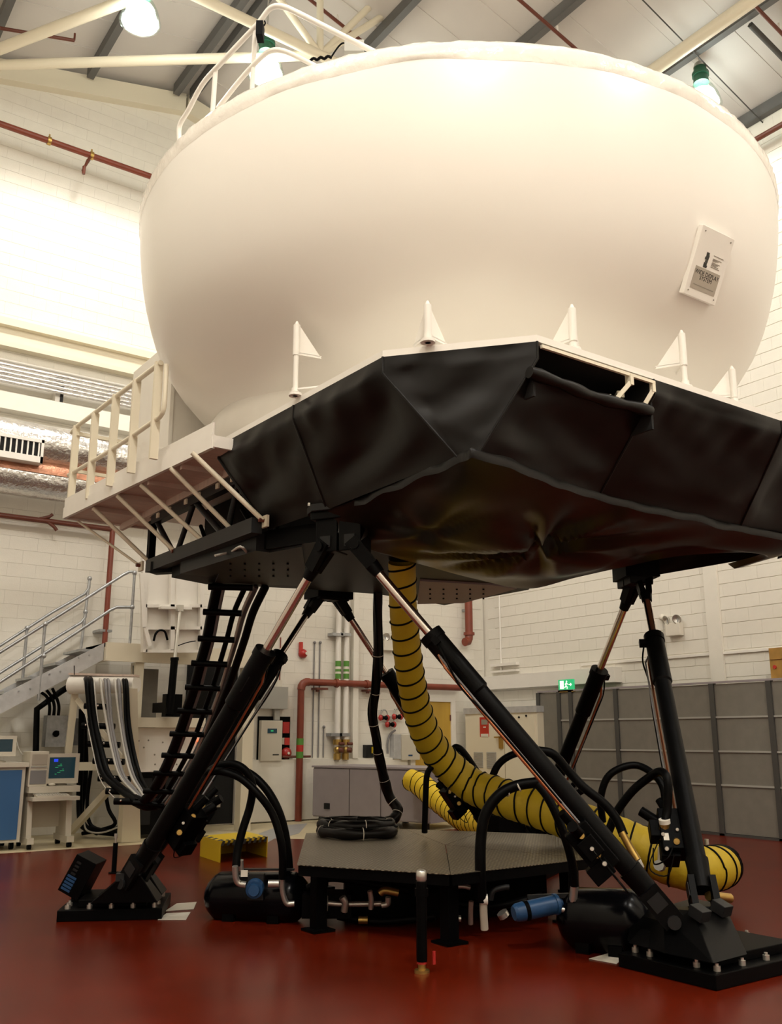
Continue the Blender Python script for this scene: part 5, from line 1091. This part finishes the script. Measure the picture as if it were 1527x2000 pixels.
def foilduct(name, y, zc, r, m_, par, seed):
    rows = []
    for i in range(90):
        x = XL+i*.14; row = []
        for j in range(25):
            a = 2*math.pi*(j % 24)/24; rr = r*(1+.05*noise.noise(Vector((x*2.2, math.cos(a)*2.4, math.sin(a)*2.4+seed))))
            row.append((x, y+math.cos(a)*rr, zc+math.sin(a)*rr))
        rows.append(row)
    return G().grid(rows).build(name, m_, par)
foilduct('duct_skin', 15.1, zc, r, 'foil', ad, 0)
ga, gb = onY(0, 846, 14.7), onY(86, 892, 14.7); gx = onY(86, 870, 14.7).x; gz0, gz1 = onY(40, 898, 14.7).z, onY(40, 852, 14.7).z
gr = G().box(2.0, gx, 14.72, 15.0, gz0, gz1).build('grille_box', 'white_paint', ad); G().box(2.0, gx-.04, 14.715, 14.72, gz0+.10, gz1-.05).build('grille_void', 'dark_void', gr)
g = G()
for k in range(16): x = gx-.07-k*.085; g.box(x-.012, x+.012, 14.70, 14.72, gz0+.09, gz1-.04)
g.box(2.0, gx, 14.69, 14.72, gz0, gz0+.1).box(2.0, gx, 14.69, 14.72, gz1-.05, gz1).box(gx-.04, gx, 14.69, 14.72, gz0, gz1); g.build('grille_slats', 'white_paint', gr)
ad2 = thing('air_duct', 'lower foil duct with rusty brown upper half', 'duct', (4, 15.2, 5.2)); q0, q1 = onY(0, 886, 15.2), onY(0, 962, 15.2)
foilduct('duct_skin', 15.2, (q0.z+q1.z)/2, (q0.z-q1.z)/2, 'foil', ad2, 5)
zc2, r2 = (q0.z+q1.z)/2, (q0.z-q1.z)/2; rows = []
for i in range(80):
    x = XL+i*.14; rows.append([(x, 15.2-math.sin(a)*r2*1.05, zc2+math.cos(a)*r2*1.05+.02*noise.noise(Vector((x*2, a, 1)))) for a in np.linspace(.5, 1.55, 9)])
G().grid(rows).build('rust_wrap', 'foil_rust', ad2)
t = thing('sprinkler_branch', 'thin brown pipe with brackets under the foil ducts', 'pipe', W_(70, 1015, .3)); q0, q1 = onY(0, 1005, YB-.3), onY(140, 1025, YB-.3); zz = (q0.z+q1.z)/2
G().cyl((XL+.02, YB-.3, zz), (onY(222, 1035, YB-.3).x, YB-.3, zz), .045, n=10).build('pipe', 'brown_pipe', t)
for x, dz in ((95, .12), (106, -.14)): q = onY(x, 1015, YB-.3); G().tube([(q.x-.15, YB-.3, zz+.02), (q.x, YB-.32, zz+dz*.6), (q.x+.05, YB-.32, zz+dz)], .03, 6).build('bracket', 'brown_pipe', t)
q0, q1 = W_(217, 1045, .3), W_(207, 1250, .3); X = (q0.x+q1.x)/2; G().cyl((X, YB-.3, zl-.02), (X, YB-.3, zz), .045, n=10).build('riser', 'red_pipe', t)
q = W_(205, 1232, .3); G().box(X-.12, X+.1, YB-.34, YB, q.z-.02, q.z+.02).build('riser_bracket', 'galv', t)
for k, (pa, pb, lab, sd) in enumerate((((0, 55), (145, 79), 'short brown sprinkler pipe under the left roof slope', -1), ((1010, -4), (1150, 118), 'brown sprinkler pipe under the roof above the dome', 1), ((1473, 10), (1560, 100), 'brown sprinkler pipe at the upper right corner', 1), ((600, -5), (706, 80), 'brown sprinkler pipe behind the dome handrail', 1))):
    a, b_ = onRoof(*pa, .45, sd), onRoof(*pb, .45, sd); t = thing('sprinkler_pipe', lab, 'pipe', a, 'sprinkler pipes under the roof')
    G().cyl(a, b_, .03, n=8).build('pipe', 'brown_pipe', t)
    e = b_ if k == 0 else a.lerp(b_, .55); G().cyl(e, e+Vector((0, 0, .14)), .018, n=6).build('sprinkler_head', 'brown_pipe' if k == 0 else 'white_paint', t)
for k, (pa, pb, lab) in enumerate((((1250, -5), (1490, 240), 'thin grey conduit crossing under the right roof slope'), ((1465, 48), (1560, 145), 'thick grey conduit at the upper right'))):
    a, b_ = onRoof(*pa, .28, 1), onRoof(*pb, .28, 1); tag(G().cyl(a, b_, .012 if k == 0 else .05, n=6).build('roof_conduit', 'locker_post', loc=a), lab, 'conduit')
t = thing('eave_pipe', 'brown pipe along the top of the right wall', 'pipe', onX(1500, 258, XR-.3)); q = onX(1505, 256, XR-.3)
G().cyl((XR-.3, 0, q.z), (XR-.3, YB, q.z), .05, n=10).build('pipe', 'brown_pipe', t)

# ================================================================== RIGHT WALL: PARTITION, CREAM CABINET, LIGHTS, SIGN
LX = 13.2; zT = onX(1300, 1340, LX).z
pt = thing('storage_partition', 'long grey panel partition of framed sheets along the right wall', 'partition', (LX, 10, 0))
ys = [onX(x, 1345, LX).y for x in (1051, 1091, 1114, 1202, 1390, 1502)]+[7.0, 5.6]
zz_ = [0.03, onX(1300, 1524, LX).z-.0, onX(1300, 1466, LX).z, onX(1300, 1403, LX).z, zT]
zz_[1] = onX(1300, 1528, LX).z
for i in range(len(ys)-1):
    for k in range(4 if i != 0 else 1):
        z0_, z1_ = (zz_[k], zz_[k+1]) if i else (zz_[0], zz_[4])
        G().box(LX, LX+.04, ys[i+1]+.01, ys[i]-.01, z0_+.012, z1_-.012).build('panel', 'locker_grey', pt)
        if k and i: G().box(LX-.02, LX+.03, ys[i+1], ys[i], z0_-.014, z0_+.014).build('rail', 'box_grey', pt)
for y in ys: G().box(LX-.03, LX+.05, y-.045, y+.045, 0, zT).build('post', 'locker_post', pt)
G().box(LX-.03, LX+.05, ys[-1], ys[0], zT, zT+.03).build('top_rail', 'mauve_grey', pt); G().box(LX-.03, LX+.05, ys[-1], ys[0], 0, .035).build('bottom_rail', 'locker_post', pt)
G().box(LX+.05, XR, ys[0]-.05, ys[0]-.01, 0, zT).build('end_panel', 'locker_grey', pt)
# exit sign
q0, q1 = onX(1090, 1328, LX-.02), onX(1119, 1347, LX-.02); t = thing('exit_sign', 'green running man exit sign above the grey partition', 'sign', ((LX), (q0.y+q1.y)/2, q1.z))
X = LX-.02; y0, y1_ = q0.y, q1.y; wd, hh = y0-y1_, q0.z-q1.z
G().box(X, X+.05, y1_, y0, q1.z, q0.z).build('sign_box', 'green_sign', t); G().box(X-.01, X+.06, y1_-.01, y0+.01, q1.z-.04, q1.z).build('sign_base', 'brass', t)
def sgn(u, v): return Vector((X-.004, y0-u*wd, q1.z+v*hh))
g = G(); g.slab([sgn(.12, .12), sgn(.38, .12), sgn(.38, .88), sgn(.12, .88)], .003)
mn = G()
g.cyl(sgn(.58, .80), sgn(.58, .80)+Vector((.003, 0, 0)), hh*.085, n=10)
for a, b_ in (((.57, .68), (.53, .42)), ((.53, .42), (.62, .28)), ((.62, .28), (.60, .10)), ((.53, .42), (.46, .25)), ((.46, .25), (.42, .24)), ((.57, .66), (.66, .52)), ((.56, .66), (.47, .52))): g.bar(sgn(*a), sgn(*b_), hh*.09, .003, hint=(1, 0, 0))
for a, b_ in (((.72, .5), (.9, .5)), ((.84, .62), (.91, .5)), ((.84, .38), (.91, .5))): g.bar(sgn(*a), sgn(*b_), hh*.08, .003, hint=(1, 0, 0))
g.build('pictogram', 'white_sign', t)
twinspot('twin spot emergency light on the right wall beside the rightmost jack', onX(1321, 1230, XR), (-1, 0, 0), (0, 1, 0), .155)
q = onX(1293, 1206, XR-.05); t = thing('sensor_head', 'small white round sensor with cable above the emergency light', 'sensor', q)
G().sphere(q, .06, 12, 8).build('head', 'paper', t); G().tube([q, q+Vector((.03, 0, -.6)), q+Vector((.03, 0, -1.1))], .008, 5).build('cable', 'cable_white', t)
q0, q1 = onX(1519, 1268, XR-.35), onX(1530, 1330, XR-.35); t = thing('wooden_box', 'brown wooden box on top of the grey partition at the right edge', 'box', (XR-.2, q0.y-.3, zT+.03))
G().box(LX, XR-.05, q0.y-.6, q0.y, zT+.03, q0.z).build('carcass', 'wood', t); G().box(LX-.02, LX, q0.y-.58, q0.y-.02, (q0.z+zT)/2+.07, q0.z-.02).build('front_slope', 'wood', t); G().cyl((LX-.015, q0.y-.08, zT+.2), (LX, q0.y-.08, zT+.2), .03, n=10).build('knob', 'red_sign', t)
# cream double door plant cabinet
KX = 13.0; a, b_ = onX(906, 1382, KX), onX(1046, 1380, KX); zc = (a.z+b_.z)/2
kc = thing('plant_cabinet', 'tall cream double door cabinet with vents and red notice near the far corner', 'cabinet', (KX+.3, (a.y+b_.y)/2, 0))
G().box(KX+.03, KX+.7, b_.y, a.y, 0, zc-.02).build('carcass', 'cream_steel', kc); G().box(KX, KX+.72, b_.y-.02, a.y+.02, zc-.12, zc).build('top_grille', 'galv_pale', kc)
ym = onX(985, 1450, KX).y
for y0, y1_ in ((b_.y+.06, ym-.01), (ym+.01, a.y-.05)): G().box(KX, KX+.03, y0, y1_, .12, zc-.2).build('door', 'cream_steel', kc)
for x0, y0, x1_, y1_ in ((925, 1469, 943, 1500), (950, 1469, 969, 1502)):
    p, q = onX(x0, y0, KX-.01), onX(x1_, y1_, KX-.01); v_ = G().box(KX-.006, KX, q.y, p.y, q.z, p.z).build('vent', 'galv_pale', kc); g = G()
    for k in range(9): zz = q.z+(p.z-q.z)*(k+.5)/9; g.box(KX-.014, KX-.006, q.y, p.y, zz-.01, zz+.01)
    g.build('louvre', 'box_grey', v_)
p, q = onX(937, 1401, KX), onX(955, 1439, KX); nt_ = G().box(KX-.008, KX, q.y, p.y, q.z, p.z).build('notice', 'red_sign', kc); hh = p.z-q.z; wd = p.y-q.y
G().box(KX-.011, KX-.008, q.y+wd*.1, p.y-wd*.2, p.z-hh*.38, p.z-hh*.12).build('notice_picture', 'print_grey', nt_)
G().box(KX-.011, KX-.008, q.y+wd*.04, p.y-wd*.12, q.z, q.z+hh*.15).build('notice_text', 'paper', nt_); G().box(KX-.011, KX-.008, q.y+wd*.3, p.y-wd*.4, q.z+hh*.46, q.z+hh*.52).build('notice_text', 'paper', nt_)
p = onX(979, 1448, KX); G().box(KX-.03, KX, p.y-.06, p.y+.05, p.z-.14, p.z+.1).bar((KX-.05, p.y+.15, p.z+.08), (KX-.05, p.y, p.z+.08), .03, .03).build('handle', 'brass', kc)
for x, y in ((1014, 1401), (1028, 1398)): p = onX(x, y, KX); G().cyl((KX-.02, p.y, p.z), (KX, p.y, p.z), .02, n=8).build('lock', 'dark_metal', kc)

# ------------------------------------------------------------------ grey air unit on feet behind the platform
A0, A1 = onZ(608, 1606, .12), onZ(838, 1612, .12)
A0 = Vector((onY(611, 1520, 15.2).x, 15.2, 0)); A1 = onZ(840, 1614, .08); A1.z = 0
ex = (A1-A0).normalized(); ey = Vector((-ex.y, ex.x, 0));  ey = ey if ey.x > 0 else -ey
hA = 1.0
au = thing('air_unit', 'low mauve grey air conditioning unit on short feet behind the platform', 'air unit', (A0+A1)/2+ey*.5)
L = (A1-A0).length; dA = 1.2
def au_(u, v, z): return A0+ex*(u*L)+ey*(v*dA)+Vector((0, 0, z))
def aubox(u0, u1, v0, v1, z0, z1): return G().hexa([au_(u0, v0, z0), au_(u1, v0, z0), au_(u1, v1, z0), au_(u0, v1, z0)], [au_(u0, v0, z1), au_(u1, v0, z1), au_(u1, v1, z1), au_(u0, v1, z1)])
aubox(0, 1, .02, 1, .12, hA-.03).build('casing', 'mauve_grey', au)
for u0, u1 in ((.0, .33), (.335, .60), (.605, 1)): aubox(u0+.002, u1-.002, 0, .02, .14, hA-.05).build('side_panel', 'mauve_grey', au)
aubox(-.01, 1.01, -.01, 1.01, hA-.03, hA).build('lid', 'mauve_grey', au)
for u in (.06, .5, .94):
    for v in (.08, .92): aubox(u-.02, u+.02, v-.03, v+.03, 0, .12).build('foot', 'grey_metal', au)
aubox(.11, .16, -.012, 0, .26, .36).build('latch', 'grey_metal', au)
aubox(.9, 1.0, -.015, 0, hA-.16, hA-.08).build('vent_strip', 'galv', au)
# ------------------------------------------------------------------ yellow hazard step
hz = .25; C0 = onZ(428, 1679, 0); Lf = onZ(378, 1668, 0); Rt = onZ(523, 1634, hz); c_top = onZ(430, 1643, hz)
C0 = Vector((c_top.x, c_top.y, 0)); el = Vector((Lf.x-C0.x, Lf.y-C0.y, 0)); er = Vector((Rt.x-C0.x, Rt.y-C0.y, 0)); el = el.normalized()*.75; er = er.normalized()*min(er.length, 2.0)
sp = thing('hazard_step', 'yellow step box with black hazard stripes behind the left tank', 'step', C0+(el+er)/2)
G().hexa([C0+Vector((0, 0, hz-.03)), C0+er+Vector((0, 0, hz-.03)), C0+er+el+Vector((0, 0, hz-.03)), C0+el+Vector((0, 0, hz-.03))], [C0+Vector((0, 0, hz)), C0+er+Vector((0, 0, hz)), C0+er+el+Vector((0, 0, hz)), C0+el+Vector((0, 0, hz))]).build('top', 'yellow_paint', sp)
for o_ in (0, .98): p = C0+er*o_; e2 = er*.02; G().hexa([p, p+e2, p+e2+el, p+el], [v+Vector((0, 0, hz-.03)) for v in (p, p+e2, p+e2+el, p+el)]).build('side', 'yellow_paint', sp)
G().hexa([C0+er*.02+el*.98, C0+er*.98+el*.98, C0+er*.98+el, C0+er*.02+el], [v+Vector((0, 0, hz-.03)) for v in (C0+er*.02+el*.98, C0+er*.98+el*.98, C0+er*.98+el, C0+er*.02+el)]).build('back', 'yellow_paint', sp)
for k in range(9):      # stripes of tape along the two visible upper edges
    e = er/9.0; p = C0+e*k+e*.15+Vector((0, 0, hz+.001)); sk = el.normalized()*.09; G().slab([p, p+e*.5, p+e*.8+sk, p+e*.3+sk], .0015).build('stripe', 'print_black', sp)
    n_ = Vector((er.y, -er.x, 0)).normalized()*.001; n_ = n_ if n_.dot(el) < 0 else -n_
    p = C0+e*k+e*.15+n_; G().slab([p+Vector((0, 0, hz-.06)), p+e*.5+Vector((0, 0, hz-.06)), p+e*.8+Vector((0, 0, hz)), p+e*.3+Vector((0, 0, hz))], .0015).build('stripe', 'print_black', sp)
for k in range(4):
    e = el/4.0; p = C0+e*k+e*.15+Vector((0, 0, hz+.001)); sk = er.normalized()*.09; G().slab([p, p+e*.5, p+e*.8+sk, p+e*.3+sk], .0015).build('stripe', 'print_black', sp)
# ------------------------------------------------------------------ papers on the floor
for k, (pl, lab) in enumerate((([(308, 1797), (363, 1797), (372, 1782), (325, 1784)], 'white sheet on the floor between the left plate and the tank, nearer one'), ([(322, 1780), (378, 1776), (384, 1762), (345, 1765)], 'white sheet on the floor between the left plate and the tank, farther one'), ([(1150, 1873), (1204, 1883), (1222, 1868), (1190, 1862)], 'white sheet sticking out left of the right ground plate'), ([(1222, 1862), (1258, 1862), (1296, 1850), (1262, 1846)], 'white sheet lying behind the right ground plate'))):
    pts = [onZ(x, y, .002) for x, y in pl]
    if (pts[1]-pts[0]).cross(pts[2]-pts[1]).z < 0: pts = pts[::-1]
    tag(G().slab(pts, .003).build('paper_sheet', 'paper', loc=pts[0]), lab, 'paper', 'papers on the floor')
